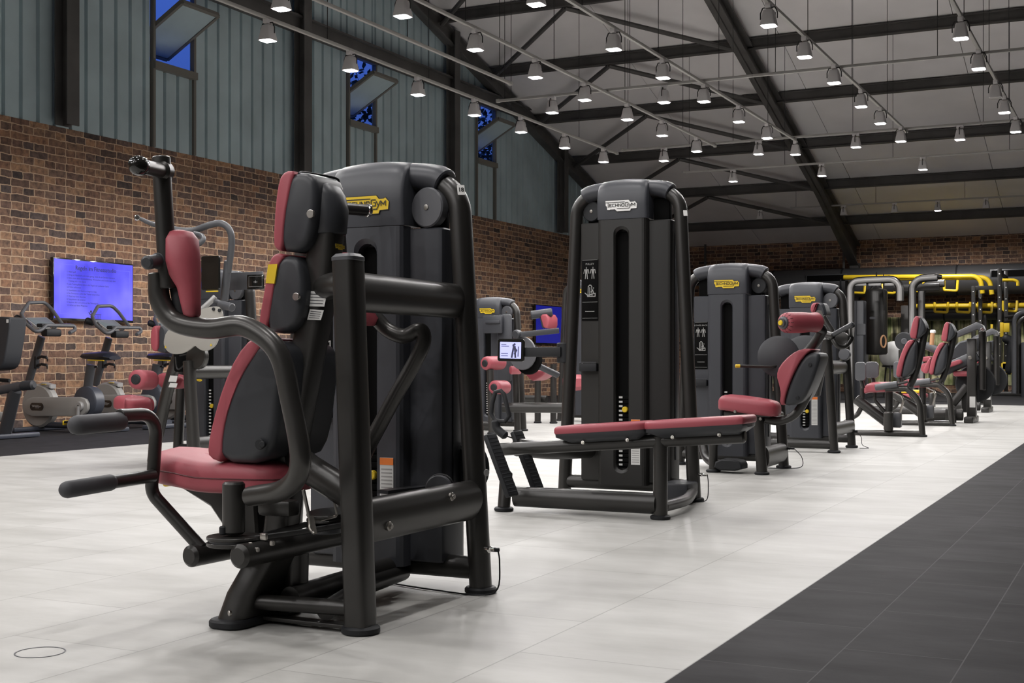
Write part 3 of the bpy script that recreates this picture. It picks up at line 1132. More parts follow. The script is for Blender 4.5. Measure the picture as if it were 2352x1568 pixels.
MB().disc(q, (-.5, -1, 0), .085, .05, .2).disc(q + V(.02, .05, 0), (-.5, -1, 0), .085, .02).build('cable_pulley', M['rubber'], R)
MB().prism([(-.10, 0), (.10, 0), (.105, .012), (-.10, .012)], .05, at(915, 1127, Y=3.72), V(.2, .9, .0), (0, 0, 1)).build('cover_strip', M['shell'], R)
# power socket and lead on the rear post
q = V(9.95, 3.965, .155)
MB().disc(q, (1, -.3, 0), .012, .03).disc(q + V(.03, -.01, .002), (1, -.3, 0), .008, .02).build('socket', M['chrome'], R)
MB().box(q + V(.042, -.012, .002), (.022, .014, .014), .004).tube([q + V(.05, -.015, 0), q + V(.056, -.016, -.04), q + V(.05, -.02, -.13), q + V(-.005, -.05, -.150), q + V(-.2, -.03, -.1505), q + V(-.45, .03, -.1505)], .0028, sm=True, seg=6, n=5).build('power_lead', M['rubber'], R)

# base
MB().tube([V(9.50, 3.18, .072), V(9.90, 3.235, .072)], .023, up=(0, 0, 1), r2=.024, cap=0).build('front_base_tube', M['steel'], R)
MB().box(V(9.70, 3.235, .018), (.40, .05, .012), .003).build('front_base_plate', M['steel'], R)
MB().tube([V(9.64, 3.25, .075), V(9.60, 3.95, .075)], .035, up=(0, 0, 1), r2=.04, cap=0).build('rear_base_tube', M['steel'], R)
MB().tube([V(9.78, 3.24, .055), V(9.66, 3.62, .055)], .03, cap=0).tube([V(9.66, 3.62, .055), V(9.62, 3.95, .055)], .03).build('diagonal_base_tube', M['steel'], R)
MB().prism(rrect(.13, .36, .05, 4), .026, V(9.505, 3.26, 0), (1, 0, 0), (0, 1, 0), bev=.006).build('foot', M['rubber'], R)
leg = MB()
leg.loft([[(9.505 + dx + x * k, 3.26 + y * k2, z) for x, y in rrect(.105, .30, .04, 4)] for z, dx, k, k2 in ((.02, 0, 1.0, 1.0), (.10, .02, .98, .85), (.21, .075, .95, .62), (.25, .10, .9, .5))])
leg.build('main_leg', M['steel'], R)
q = at(528, 1408, Y=3.09)
MB().disc(q, (-.5, -.8, 0), .009, .008).build('leg_bolt', M['steel_bright'], R)
MB().tube([V(9.63, 3.02, .238), V(9.63, 3.52, .238)], .036, seg=22, cap=.3).build('pivot_beam', M['steel'], R)
MB().tube([V(9.605, 3.33, .03), V(9.61, 3.33, .235)], .036, up=(0, 1, 0), r2=.04).build('rear_leg', M['steel'], R)
MB().box(V(9.558, 3.31, .14), (.006, .10, .19), .002).build('leg_plate', M['steel_soft'], R)
MB().tube([V(9.348, 3.14, .203), V(9.36, 3.46, .203)], .034, seg=22, cap=.3).build('lever_beam', M['steel'], R)
MB().tube([V(9.36, 3.34, .203), V(9.56, 3.34, .215)], .03).build('beam_link', M['steel'], R)

# reclined column with pads
MB().tube([V(9.52, YC, .10), V(9.585, YC, .556), V(9.700, YC, 1.06), V(9.722, YC, 1.27)], .046, up=(1, 0, 0), r2=.050, fil=.3, seg=32, sq=.6).build('back_column', M['steel'], R)
MB().tube([V(9.70, YC, 1.03), V(9.80, 3.27, 1.035), V(9.86, 3.245, 1.03)], .040, seg=18, cap=0, sm=True).build('column_strut', M['steel'], R)
MB().tube([V(9.57, YC, .52), V(9.70, 3.28, .47), V(9.88, 3.24, .40)], .034, up=(0, 0, 1), r2=.048, cap=0).build('lower_strut', M['steel'], R)
q = at(742, 1093, Y=3.25)
MB().disc(q, (.3, -.4, 1), .016, .006).build('cap_disc', M['alu_dark'], R)


def pad_pair(nm, red, shell, Y0, Y1, bev, lab=None):
    s_ = MB().prism(smooth2d(outl(shell, Y0), 1), Y1 - Y0 - .006, (0, Y1 - .003, 0), (1, 0, 0), (0, 0, 1), bev=bev * .8, steps=4).build(nm + '_shell', M['shell'], R)
    r_ = MB().prism(smooth2d(outl(red, Y0), 1), Y1 - Y0, (0, Y1, 0), (1, 0, 0), (0, 0, 1), bev=bev * .35, steps=4).build(nm + '_cushion', M['vinyl'], R)
    return s_, r_


hs, hr = pad_pair('headrest', [(626, 560), (630, 470), (639, 410), (653, 392), (676, 392), (668, 420), (652, 500), (648, 576), (634, 575)],
                  [(670, 393), (655, 420), (642, 500), (639, 574), (680, 580), (702, 560), (716, 525), (723, 470), (723, 425), (711, 397)], 3.245, 3.425, .030)
MB().tube([at(686, 398, Y=3.26), at(700, 396, Y=3.30), at(768, 408, Y=3.40), at(779, 418, Y=3.42)], .004, sm=True, seg=6).build('headrest_cord', M['rubber'], hs)
b = MB()
b.loft([[(x + cxx, y + YC + .005, z) for x, y in rrect(w, dp, min(w, dp) * .46, 6)] for z, cxx, w, dp in ((1.195, 9.705, .130, .108), (1.20, 9.707, .135, .115), (1.27, 9.713, .135, .125), (1.315, 9.708, .12, .125), (1.345, 9.700, .09, .11), (1.36, 9.69, .05, .07))])
b.build('headrest_back', M['shell'], R, ang=60)
q = at(714, 491, Y=3.238)
MB().disc(q, (.1, -1, 0), .013, .012).build('headrest_bolt', M['steel_bright'], hs)
logo_plate(R, V(9.7715, 3.325, 1.155), V(.0, 1, 0), (.10, 0, 1), .052, 'yellow', 'small yellow name plate', .0012)
ms, mr = pad_pair('lumbar_pad', [(640, 580), (624, 586), (614, 607), (609, 646), (592, 744), (596, 756), (614, 757), (630, 646), (639, 607), (652, 588)],
                  [(650, 585), (634, 600), (622, 646), (602, 760), (652, 767), (684, 738), (696, 680), (692, 626), (680, 591)], 3.245, 3.425, .026)
MB().prism(outl([(610, 650), (616, 607), (637, 606), (630, 651)], 3.243), .186, (0, 3.429, 0), (1, 0, 0), (0, 0, 1)).build('yellow_tag', M['yellow'], mr)
q = at(681, 681, Y=3.238)
MB().disc(q, (.1, -1, 0), .012, .012).build('lumbar_bolt', M['steel_bright'], ms)
bs, br = pad_pair('backrest', [(576, 774), (540, 815), (509, 885), (485, 970), (474, 1030), (478, 1052), (508, 1064), (510, 1000), (526, 930), (554, 860), (598, 795), (604, 780)],
                  [(594, 780), (578, 796), (536, 860), (508, 930), (494, 1000), (498, 1063), (600, 1065), (628, 1010), (640, 900), (648, 820), (630, 788)], 3.175, 3.50, .040)
q = at(597, 1020, Y=3.168)
MB().disc(q, (.1, -1, 0), .016, .008).disc(q + V(.012, -.002, 0), (.1, -1, 0), .010, .012).build('backrest_bolt', M['rubber'], bs)
# paper labels on the column flank
for y0, y1, x0, x1 in ((668, 703, 704, 752), (710, 734, 706, 744)):
    pts = outl([(x0, y1), (x0 + 6, y0), (x1, y0 + 2), (x1 - 7, y1 + 1)], 3.289)
    lb = MB().prism(pts, .0012, (0, 3.2895, 0), (1, 0, 0), (0, 0, 1)).build('paper_label', M['paper'], R)
    t = MB()
    (ax_, az), (bx, bz), (cx_, cz), (dx_, dz) = pts
    for k in range(4):
        f = .2 + .2 * k
        t.strokes([[(ax_ + (bx - ax_) * f + .006, az + (bz - az) * f), (dx_ + (cx_ - dx_) * f - .008, dz + (cz - dz) * f)]], .0022, (0, 3.2878, 0), lift=0)
    t.build('label_text', M['alu_dark'], lb)

# seat: a saddle-like cushion, nose rolled down
plan = smooth2d([(9.075, 3.30), (9.10, 3.22), (9.19, 3.175), (9.36, 3.162), (9.58, 3.20), (9.62, 3.26), (9.62, 3.42), (9.58, 3.48), (9.36, 3.505), (9.19, 3.50), (9.10, 3.46), (9.07, 3.39)], 2)


def seat_mesh(plan, z0, th, r, zfun, n=5):
    b = MB()
    rings = []
    for k in range(n + 1):
        a = k / n * pi / 2
        rings.append([(x, y, z0 + r * .6 * (1 - cos(a))) for x, y in shrink2d(plan, r * .6 * (1 - sin(a)))])
    for k in range(n + 1):
        a = k / n * pi / 2
        rings.append([(x, y, z0 + th - r + r * sin(a)) for x, y in shrink2d(plan, r * (1 - cos(a)))])
    for k in (1.6, 2.4, 3.2):
        rings.append([(x, y, z0 + th + .003 * k) for x, y in shrink2d(plan, r * k)])
    rings = [[(x, y, z + zfun(x, y)) for x, y, z in q] for q in rings]
    return b.loft(rings)


zs = lambda x, y: -.05 * max(0, (9.16 - x) / .14) ** 2 * .35 + .020 * max(0, min(1, (9.30 - x) / .18)) * (1 - abs(y - YC) / .25) - .010 * min(1, max(0, (x - 9.25) / .1)) + .02 * (abs(y - YC) / .17) ** 2 * 0
sc = seat_mesh(plan, .405, .095, .038, zs).build('seat_cushion', M['vinyl'], R, ang=70)
# piping along the flank
pp = [(x, y, .452 + zs(x, y)) for x, y in offset2d(plan, -.0005)]
MB().tube(pp, .0022, closed=True, seg=5).build('seat_piping', M['seam'], sc)
MB().prism(outl([(425, 1112), (600, 1112), (610, 1255), (560, 1250), (528, 1205), (498, 1160)], YC), .075, (0, YC + .037, 0), (1, 0, 0), (0, 0, 1), bev=.008).build('seat_bracket', M['steel'], R)
MB().tube([at(380, 1112, Y=3.30), at(420, 1107, Y=3.32)], .008, seg=8, cap=.6).build('seat_lever', M['yellow'], R)

# lever with two foam grips on the near left
MB().tube([V(9.21, 2.98, .640), V(9.21, 3.145, .640), at(352, 1085, Y=3.14), at(346, 1130, Y=3.14), at(462, 1258, Y=3.18)], .0205, fil=[.07, .05, .08], seg=16).build('start_lever', M['steel'], R)
MB().tube([V(9.21, 2.95, at(345, 1093, X=9.21).z - .005), V(9.21, 3.125, at(345, 1093, X=9.21).z)], .0205, seg=16).build('start_lever_bar', M['steel'], R)
g0, g1 = at(178, 976, X=9.21), at(272, 968, X=9.21)
MB().tube([g0, g1], .0290, seg=20, cap=.6, n=8).build('grip', M['grip'], R)
g0, g1 = at(155, 1124, X=9.21), at(252, 1108, X=9.21)
MB().tube([g0, g1], .0250, seg=20, cap=.8).build('grip', M['grip'], R)

# near arm: pivot cylinder, s-shaped tube, tall pole, arm pad, knob
MB().tube([V(9.56, 3.08, .298), V(9.56, 3.08, .440)], .0335, seg=26, cap=.2).build('arm_pivot', M['steel'], R)
near = [at(575, 1140, Y=3.07), at(655, 1122, Y=3.02), at(690, 1062, Y=2.98), at(668, 920, Y=2.975), at(636, 805, Y=2.97), at(562, 750, Y=2.96), at(480, 755, Y=2.93), at(402, 738, Y=2.91), at(368, 690, Y=2.90), at(364, 630, Y=2.90)]
MB().tube(near, .0300, sm=True, n=7, seg=20).build('swing_arm', M['steel_soft'], R)
pt, pb = at(370, 362, Y=2.90), at(386, 660, Y=2.905)
MB().tube([pb, pt], .0265, seg=24, cap=.12).build('arm_pole', M['steel'], R)
hq = at(374, 393, Y=2.90)
hk = at(322, 381, Y=2.74)
MB().tube([hq + (hq - hk) * .12, hk], .021, seg=20, cap=0).disc(hq, (hk - hq), .029, .05).build('arm_handle', M['steel_soft'], R)
MB().tube([hk, hk + (hk - hq).normalized() * .016], .0275, seg=24, cap=.5).build('handle_cap', M['gloss'], R)
q0, q1 = at(372, 598, Y=2.90), at(338, 603, Y=2.82)
MB().tube([q0, q1], .020, seg=18, cap=.3).disc(q0.lerp(q1, .25), q1 - q0, .024, .012).build('adjust_knob', M['shell'], R)


def arm_pad(name, secs, n=20, parent=None, m='vinyl'):
    """secs: centre, half width across the view, half depth"""
    rings = []
    for c, a, d in secs:
        rings.append([tuple(Vector(c) + RGT * (a * math.copysign(abs(cos(t)) ** .8, cos(t))) + FWD * (d * sin(t))) for t in [2 * pi * k / n for k in range(n)]])
    return MB().loft(rings).build(name, M[m], parent, ang=70)


ap = arm_pad('arm_pad', [(at(412, 529, Y=2.93), .016, .02), (at(414, 533, Y=2.93), .036, .035), (at(417, 550, Y=2.93), .048, .05), (at(420, 600, Y=2.93), .050, .055), (at(425, 632, Y=2.93), .045, .052), (at(434, 660, Y=2.93), .033, .045), (at(438, 695, Y=2.93), .028, .04), (at(441, 722, Y=2.93), .024, .034), (at(446, 732, Y=2.93), .010, .016)], parent=R)
MB().tube([at(396, 560, Y=2.935), at(404, 640, Y=2.935), at(418, 722, Y=2.935)], .022, sm=True).build('pad_core', M['rubber'], R)

# far arm
far = [at(862, 728, Y=3.70), at(890, 757, Y=3.71), at(928, 772, Y=3.72), at(966, 758, Y=3.735), at(968, 800, Y=3.735), at(905, 915, Y=3.72), at(852, 1014, Y=3.70), at(815, 1085, Y=3.68), at(770, 1135, Y=3.64)]
MB().tube(far, .0255, sm=True, n=7, seg=18).build('swing_arm', M['steel_soft'], R)
fp0, fp1 = at(786, 700, Y=3.70), at(772, 440, Y=3.70)
MB().tube([fp0, fp1], .0255, seg=20).build('arm_pole', M['steel'], R)
ha, hb = at(776, 478, Y=3.70), at(845, 483, Y=3.86)
hb = V(ha.x + .012, ha.y + .165, ha.z - .004)
hb = at(846, 483, Y=3.80)
MB().tube([ha, hb], .020, seg=18, cap=0).build('arm_handle', M['steel_soft'], R)
MB().disc(hb, hb - ha, .0235, .014).build('handle_cap', M['chrome'], R)
arm_pad('arm_pad', [(at(794, 581, Y=3.66), .012, .02), (at(796, 588, Y=3.66), .026, .035), (at(800, 640, Y=3.66), .040, .045), (at(814, 700, Y=3.66), .052, .045), (at(836, 730, Y=3.66), .048, .04), (at(850, 748, Y=3.66), .016, .02)], parent=R)
MB().tube([V(9.60, 3.62, .298), V(9.60, 3.62, .44)], .0335, seg=24, cap=.2).build('arm_pivot', M['steel'], R)

# belt pulleys lying flat under the pivots, belts and the bent chrome guard
b1 = MB().disc(V(9.555, 3.09, .262), (0, 0, 1), .082, .012).disc(V(9.555, 3.09, .280), (0, 0, 1), .082, .010).build('cam_pulley', M['steel'], R)
MB().disc(V(9.555, 3.09, .271), (0, 0, 1), .074, .010).build('cam_groove', M['alu_dark'], b1)
b2 = MB().disc(V(9.60, 3.60, .262), (0, 0, 1), .082, .012).disc(V(9.60, 3.60, .282), (0, 0, 1), .082, .010).build('cam_pulley', M['steel'], R)
MB().disc(V(9.60, 3.60, .272), (0, 0, 1), .074, .010).build('cam_groove', M['alu_dark'], b2)
MB().box(at(606, 1232, Y=3.05), (.022, .012, .020), .003).build('belt_clamp', M['steel_bright'], R)
for px, py in ((625, 1247), (575, 1250), (590, 1262)):
    MB().disc(at(px, py, Y=3.06), (0, 0, 1), .008, .014).build('cam_bolt', M['steel_bright'], R)
MB().disc(at(512, 1218, Y=3.05), (0, 0, 1), .011, .026, .3).build('cam_stop', M['rubber'], R)
q = at(720, 1190, Y=3.28)
b3 = MB()
for k, dz in enumerate((-.016, 0, .016)):
    b3.disc(q + V(.035, .02, dz), (.0, -.12, 1), .062, .007)
b3.build('idler_pulley', M['steel'], R)
q = at(745, 1222, Y=3.28)
MB().disc(q + V(0, 0, .008), (0, 0, 1), .055, .018).build('idler_pulley', M['alu_dark'], R)
MB().tube([V(9.56, 3.03, .271), at(690, 1222, Y=3.20), at(790, 1205, Y=3.26)], .0045, up=(0, 0, 1), r2=.009, seg=8).tube([V(9.57, 3.16, .271), at(700, 1205, Y=3.26), at(790, 1196, Y=3.30)], .0045, up=(0, 0, 1), r2=.009, seg=8).build('belt', M['belt'], R)
MB().tube([at(697, 1125, Y=3.16), at(711, 1190, Y=3.16), at(712, 1215, Y=3.15), at(722, 1224, Y=3.15)], .0055, fil=.01, seg=8).tube([at(710, 1190, Y=3.16), at(735, 1195, Y=3.2), at(770, 1186, Y=3.26), at(774, 1180, Y=3.27), at(768, 1152, Y=3.27)], .004, fil=.01, seg=8).build('cable_guard', M['steel_bright'], R)
MB().prism([(0, 0), (.014, 0), (.014, .055), (0, .055)], .004, at(718, 1226, Y=3.148), V(.8, .5, 0), (-.25, 0, 1)).build('guard_plate', M['steel_bright'], R)
MB().box(at(640, 1165, Y=3.2), (.12, .06, .05), .012).build('pivot_block', M['steel'], R)
# ================================================================= second machine: low cable row (black tower, long bench)
R = thing('cable_row_machine', 'tall black cable row machine with a long red bench and white name plate', 'weight machine', (9.3, 6.8, 0), 'selector weight machines')
RX, RY = 9.265, 7.08
tower(R, RX, RY, 1.862, 'panel_black', 'silver', 'PULLEY', ('rubber', None), .52, head='panel')
YB = 6.21
MB().tube([V(8.96, YB, .078), V(9.76, YB, .078)], .045, up=(0, 0, 1), r2=.054, cap=0).build('base_tube', M['steel'], R)
MB().tube([V(9.777, YB, .02), V(9.777, YB, .42)], .037, seg=20, cap=0).build('bench_post', M['steel'], R)
MB().tube([V(8.905, YB - .03, .02), V(8.905, YB, .20)], .034, seg=18, cap=.4).build('front_post', M['steel'], R)
for x, y in ((9.777, YB), (8.905, YB - .03)):
    MB().lathe([(.046, 0), (.052, .005), (.052, .016), (.044, .022), (.03, .023)], (x, y, 0)).build('foot', M['rubber'], R)
MB().tube([V(8.86, YB, .325), V(10.21, YB, .432)], .034, seg=22, cap=.3).build('bench_rail', M['steel'], R)
MB().tube([V(8.90, 6.35, .33), V(9.00, 6.60, .30), V(9.05, 7.0, .28)], .05, sm=True, seg=20).build('cable_arm', M['steel'], R)
MB().tube([V(9.67, 7.05, .06), V(9.78, 6.6, .06), V(9.777, 6.25, .06)], .03, sm=True).build('side_base_tube', M['steel'], R)
MB().box(V(9.62, 6.98, .07), (.16, .22, .10), .015).build('base_cover', M['shell'], R)


def bench_half(nm, x0, x1, tail):
    zt = lambda x: .455 + (x - 9.22) * .075
    w = .135
    up = smooth2d([(x0, -w), (x1 - .02, -w), (x1, -w + .03), (x1, w - .03), (x1 - .02, w), (x0, w), (x0 - .004, 0)] if not tail else [(x0 + .03, -w), (x1, -w), (x1 + .004, 0), (x1, w), (x0 + .03, w), (x0, w - .04), (x0, -w + .04)], 2)
    rings = []
    for k in range(6):
        a = k / 5 * pi / 2
        rings.append([(x, y, .018 * sin(a)) for x, y in offset2d(up, .022 * (1 - cos(a)))])
    rings = [[(x, y, -.022) for x, y in offset2d(up, .004)], [(x, y, -.014) for x, y in up]] + rings
    rings = [[(x, YB + y, zt(x) - .012 + z) for x, y, z in q] for q in rings]
    MB().loft(rings).build(nm + '_cushion', M['vinyl'], R, ang=60)
    sh = [(x, y, 0) for x, y in offset2d(up, .006)]
    lo = [(min(max(x, x0 + .08), x1 - .05), y * .42, 0) for x, y in offset2d(up, .012)]
    MB().loft([[(x, YB + y, zt(x) - .034) for x, y, z in sh], [(x, YB + y * .94, zt(x) - .052) for x, y, z in sh], [(x, YB + y, zt(x) - .085) for x, y, z in lo]]).build(nm + '_shell', M['shell'], R, ang=50)


bench_half('front_seat', 9.225, 9.722, True)
bench_half('rear_seat', 9.724, 10.25, False)
for px, py in ((1339, 1016), (1441, 1010), (1545, 1004), (1652, 998)):
    q = at(px, py, Y=YB - .075)
    MB().disc(q, (0, 1, -.25), .010, .012).disc(q - V(0, .006, 0), (0, 1, -.25), .005, .010).build('seat_bolt', M['steel_bright'], R)
for yc in (6.05, 6.37):
    pl = MB()
    a, c = V(8.885, yc, .415), V(9.02, yc, .095)
    dirv = (c - a).normalized()
    nrm = dirv.cross(V(0, 1, 0)).normalized()
    T = Matrix((V(0, 1, 0), dirv, nrm)).transposed().to_4x4()
    ln = (c - a).length
    pl.box((0, 0, 0), (.115, ln, .028), .008, Matrix.Translation(a.lerp(c, .5)) @ T)
    f = pl.build('foot_plate', M['rubber'], R)
    g = MB()
    for k in range(16):
        g.box((0, -ln / 2 + .025 + k * (ln - .05) / 15, .0142), (.098, .0045, .003), 0, Matrix.Translation(a.lerp(c, .5)) @ T)
        g.box((0, -ln / 2 + .025 + k * (ln - .05) / 15, -.0142), (.098, .0045, .003), 0, Matrix.Translation(a.lerp(c, .5)) @ T)
    g.build('tread', M['shell'], f)
# cable handle hanging at the foot end
hp = [at(1131, 925, Y=6.3), at(1138, 900, Y=6.3), at(1150, 897, Y=6.3), at(1158, 905, Y=6.3), at(1170, 955, Y=6.3), at(1160, 968, Y=6.3), at(1138, 966, Y=6.3), at(1128, 950, Y=6.3)]
MB().tube(hp, .0125, closed=True, seg=12).build('cable_handle', M['rubber'], R)
MB().tube([at(1138, 968, Y=6.3), at(1142, 985, Y=6.3), at(1160, 1000, Y=6.3)], .024, sm=True, cap=.4).build('handle_block', M['rubber'], R)
MB().tube([at(1160, 1000, Y=6.3), V(8.95, 6.5, .33)], .004, seg=6).build('cable', M['belt'], R)
# tablet on a bracket clamped to the arch
pc = at(1298, 810, Y=RY - .0)
MB().tube([pc - V(0, 0, .055), pc + V(0, 0, .055)], .050, seg=24, cap=.1).build('clamp', M['rubber'], R)
MB().prism(rrect(.022, .032, .002, 2), .0015, at(1574, 489, Y=RY - .048), V(.9, .42, 0), (-.10, 0, 1)).build('number_sticker', M['white'], R)
arm0, arm1 = at(1290, 808, Y=RY - .045), at(1200, 808, Y=RY - .06)
MB().box((arm0 + arm1) / 2, ((arm0 - arm1).length, .022, .058), .004).build('display_arm', M['rubber'], R)
tc = at(1174, 804, Y=RY - .07)
tb = MB().prism([(x, z) for x, z in rrect(.178, .136, .014, 4)], .016, tc + V(0, .008, 0), (1, 0, -.02), (.02, 0, 1), bev=.003).build('tablet', M['gloss'], R)
M['screen_pale'] = mat('lit_pale_screen', (.3, .3, .4), .3, emit=(.44, .47, .95), estr=.95)
M['screen_dark'] = mat('lit_dark_picture', (.02, .02, .03), .3, emit=(.035, .035, .08), estr=1.0)
sc_ = MB().prism(rrect(.142, .100, .003, 2), .001, tc + V(0, -.0085, 0), (1, 0, -.02), (.02, 0, 1)).build('screen', M['screen_pale'], tb)
g = MB()
g.strokes([[(-.06, .034), (-.03, .034)], [(-.06, .024), (-.012, .024)], [(-.06, -.020), (-.018, -.020)], [(-.06, -.034), (-.018, -.034)]], .004, tc + V(0, -.0098, 0), (1, 0, -.02), (.02, 0, 1))
g.strokes([[(.028, .036), (.020, .03)], [(.022, .02), (.010, -.04)], [(.03, .02), (.034, -.04)], [(.022, .022), (.04, .0), (.03, -.02)]], .012, tc + V(0, -.0098, 0), (1, 0, -.02), (.02, 0, 1))
g.strokes([[(.054, .02), (.052, -.035)]], .006, tc + V(0, -.0098, 0), (1, 0, -.02), (.02, 0, 1))
g.build('screen_picture', M['screen_dark'], tb)
q = V(RX + .405 + .04, RY - .01, .155)
MB().disc(q, (1, -.3, 0), .010, .03).box(q + V(.03, -.01, 0), (.03, .014, .014), .004).build('socket', M['chrome'], R)
MB().tube([q + V(.045, -.012, 0), q + V(.05, -.013, -.05), q + V(.04, -.01, -.14), q + V(-.02, -.03, -.151)], .0028, sm=True, seg=6).build('power_lead', M['rubber'], R)

# ================================================================= third machine: lower back extension
R = thing('back_extension_machine', 'grey back extension machine with a red roller and seat, just beyond the black row machine', 'weight machine', (9.3, 9.2, 0), 'selector weight machines')
BX, BY = 9.155, 9.52
tower(R, BX, BY, 1.54, 'panel', 'yellow', 'LOWER BACK', (None, 'rubber'), .36)
YS = 8.95


def side_out(pts, ox, oy, sc, Y):
    return outl([(ox + x / sc, oy + y / sc) for x, y in pts], Y)


S3 = lambda pts, Y: side_out(pts, 1560, 580, 2.959, Y)
red = [(830, 653), (905, 653), (862, 682), (806, 755), (748, 880), (712, 1000), (712, 1038), (684, 1034), (690, 965), (678, 900), (658, 835), (678, 770), (755, 690)]
shl = [(866, 684), (935, 676), (958, 700), (950, 745), (905, 880), (850, 1000), (790, 1036), (714, 1040), (716, 1000), (752, 880), (810, 757)]
MB().prism(smooth2d(S3(shl, 8.80), 1), .29, (0, 9.09, 0), (1, 0, 0), (0, 0, 1), bev=.03, steps=4).build('backrest_shell', M['shell'], R)
MB().prism(smooth2d(S3(red, 8.79), 1), .31, (0, 9.10, 0), (1, 0, 0), (0, 0, 1), bev=.016, steps=3).build('backrest_cushion', M['vinyl'], R)
for x, y in ((890, 762), (805, 988)):
    q = at(1560 + x / 2.959, 580 + y / 2.959, Y=8.80)
    MB().disc(q - V(0, .004, 0), (0, 1, 0), .013, .012).build('backrest_bolt', M['rubber'], R)
s3 = lambda x, y, Y: at(1560 + x / 2.959, 580 + y / 2.959, Y=Y)
MB().tube([s3(945, 690, YS), s3(920, 800, YS), s3(865, 980, YS), s3(790, 1095, YS), s3(690, 1142, YS), s3(590, 1135, YS)], .030, sm=True, n=6, seg=18).build('back_support', M['steel'], R)
planB = smooth2d([(9.25, 8.86), (9.32, 8.80), (9.55, 8.79), (9.66, 8.83), (9.68, 8.90), (9.68, 9.02), (9.62, 9.10), (9.40, 9.11), (9.28, 9.08), (9.25, 9.0)], 2)
seat_mesh(planB, .435, .105, .042, lambda x, y: .035 * (9.45 - x) / .3 - .02 * max(0, (9.32 - x) / .08) ** 2).build('seat_cushion', M['vinyl'], R, ang=70)
MB().box(V(9.46, YS, .425), (.34, .12, .04), .01).build('seat_frame', M['steel'], R)
for x, y in ((380, 1080), (552, 1130)):
    MB().disc(s3(x, y, 8.80), (0, 1, 0), .010, .012).build('seat_bolt', M['steel_bright'], R)
MB().tube([V(9.56, 8.92, .02), V(9.53, 8.93, .42)], .038, seg=20, cap=0).build('front_post', M['steel'], R)
MB().tube([V(9.19, 8.97, .02), V(9.19, 8.97, .20), V(9.30, 8.96, .40), V(9.42, 8.95, .42)], .032, fil=.12, seg=18, cap=0).build('front_post', M['steel'], R)
for x, y in ((9.56, 8.92), (9.19, 8.97)):
    MB().lathe([(.046, 0), (.052, .005), (.052, .016), (.044, .022), (.03, .023)], (x, y, 0)).build('foot', M['rubber'], R)
MB().tube([V(9.57, 8.95, .12), V(9.56, 9.50, .12)], .035, up=(0, 0, 1), r2=.075, cap=0).build('lower_cross_tube', M['steel'], R)
MB().tube([V(9.55, 8.95, .40), V(9.54, 9.50, .40)], .030, up=(0, 0, 1), r2=.035, cap=0).build('upper_cross_tube', M['steel_soft'], R)
fr = MB().prism(smooth2d([(9.21, .02), (9.42, .02), (9.42, .075), (9.38, .10), (9.23, .10)], 1), .16, (0, 9.06, 0), (1, 0, 0), (0, 0, 1), bev=.01).build('foot_rest', M['rubber'], R)
MB().tube([V(9.0, 9.3, .30), V(9.05, 9.2, .12), V(9.14, 9.1, .06), V(9.25, 9.0, .05)], .032, sm=True).build('base_tube', M['steel'], R)
# hip shield behind the backrest, lever with yellow tip
MB().lathe([(.03, -.03), (.12, -.025), (.145, -.01), (.150, .01), (.13, .02)], V(9.60, 9.22, .83), (.25, -1, .1), 32).build('hip_shield', M['shell'], R)
MB().tube([s3(415, 770, 9.05), s3(620, 778, 9.15), s3(660, 770, 9.2)], .011, seg=10).build('range_lever', M['steel'], R)
MB().tube([s3(385, 770, 9.04), s3(412, 770, 9.05)], .0125, seg=10, cap=.3).build('lever_tip', M['yellow'], R)
# roller with grey hub and yellow cap, on its plate
r0, r1 = at(1800, 741, Y=8.72), at(1876, 740, Y=9.02)
ax = (r1 - r0).normalized()
L_ = (r1 - r0).length
ro = MB().lathe([(.040, .0), (.058, .004), (.068, .022), (.072, .06), (.072, L_ * .55), (.066, L_ * .8), (.070, L_ * .97), (.050, L_)], r0, ax, 32).build('roller_cushion', M['vinyl'], R, ang=60)
g = MB()
for k in range(14):
    a = 2 * pi * k / 14
    e1 = ax.cross(V(0, 0, 1)).normalized()
    e2 = ax.cross(e1)
    d1 = e1 * cos(a) + e2 * sin(a)
    g.tube([r0 + d1 * .045 + ax * .0005, r0 + d1 * .060 + ax * .008, r0 + d1 * .0685 + ax * .024], .0022, seg=5)
g.build('gather_seam', M['seam'], ro)
MB().lathe([(.0, -.030), (.030, -.028), (.032, -.015), (.042, -.01), (.044, .004)], r0, ax, 24).build('roller_hub', M['alu_dark'], ro)
MB().lathe([(.0, -.040), (.016, -.038), (.018, -.028)], r0, ax, 18).build('roller_cap', M['yellow'], ro)
MB().prism([(-.03, -.05), (.05, -.05), (.02, .045), (-.005, .05), (-.06, .0)], .008, at(1880, 728, Y=9.03), (1, .2, 0), (0, 0, 1)).build('roller_plate', M['steel_bright'], R)
MB().tube([at(1878, 752, Y=9.05), at(1888, 760, Y=9.1), at(1870, 790, Y=9.12), at(1835, 830, Y=9.15), at(1800, 860, Y=9.18)], .036, sm=True, seg=18).build('roller_arm', M['steel'], R)
q = V(BX + .445, BY - .01, .15)
MB().disc(q, (1, -.3, 0), .010, .03).box(q + V(.03, -.01, 0), (.03, .014, .014), .004).build('socket', M['rubber'], R)
MB().tube([q + V(.045, -.012, 0), q + V(.10, -.013, -.06), q + V(.10, -.01, -.13), q + V(.0, -.03, -.146), q + V(-.2, -.05, -.1465)], .003, sm=True, seg=6).build('power_lead', M['rubber'], R)

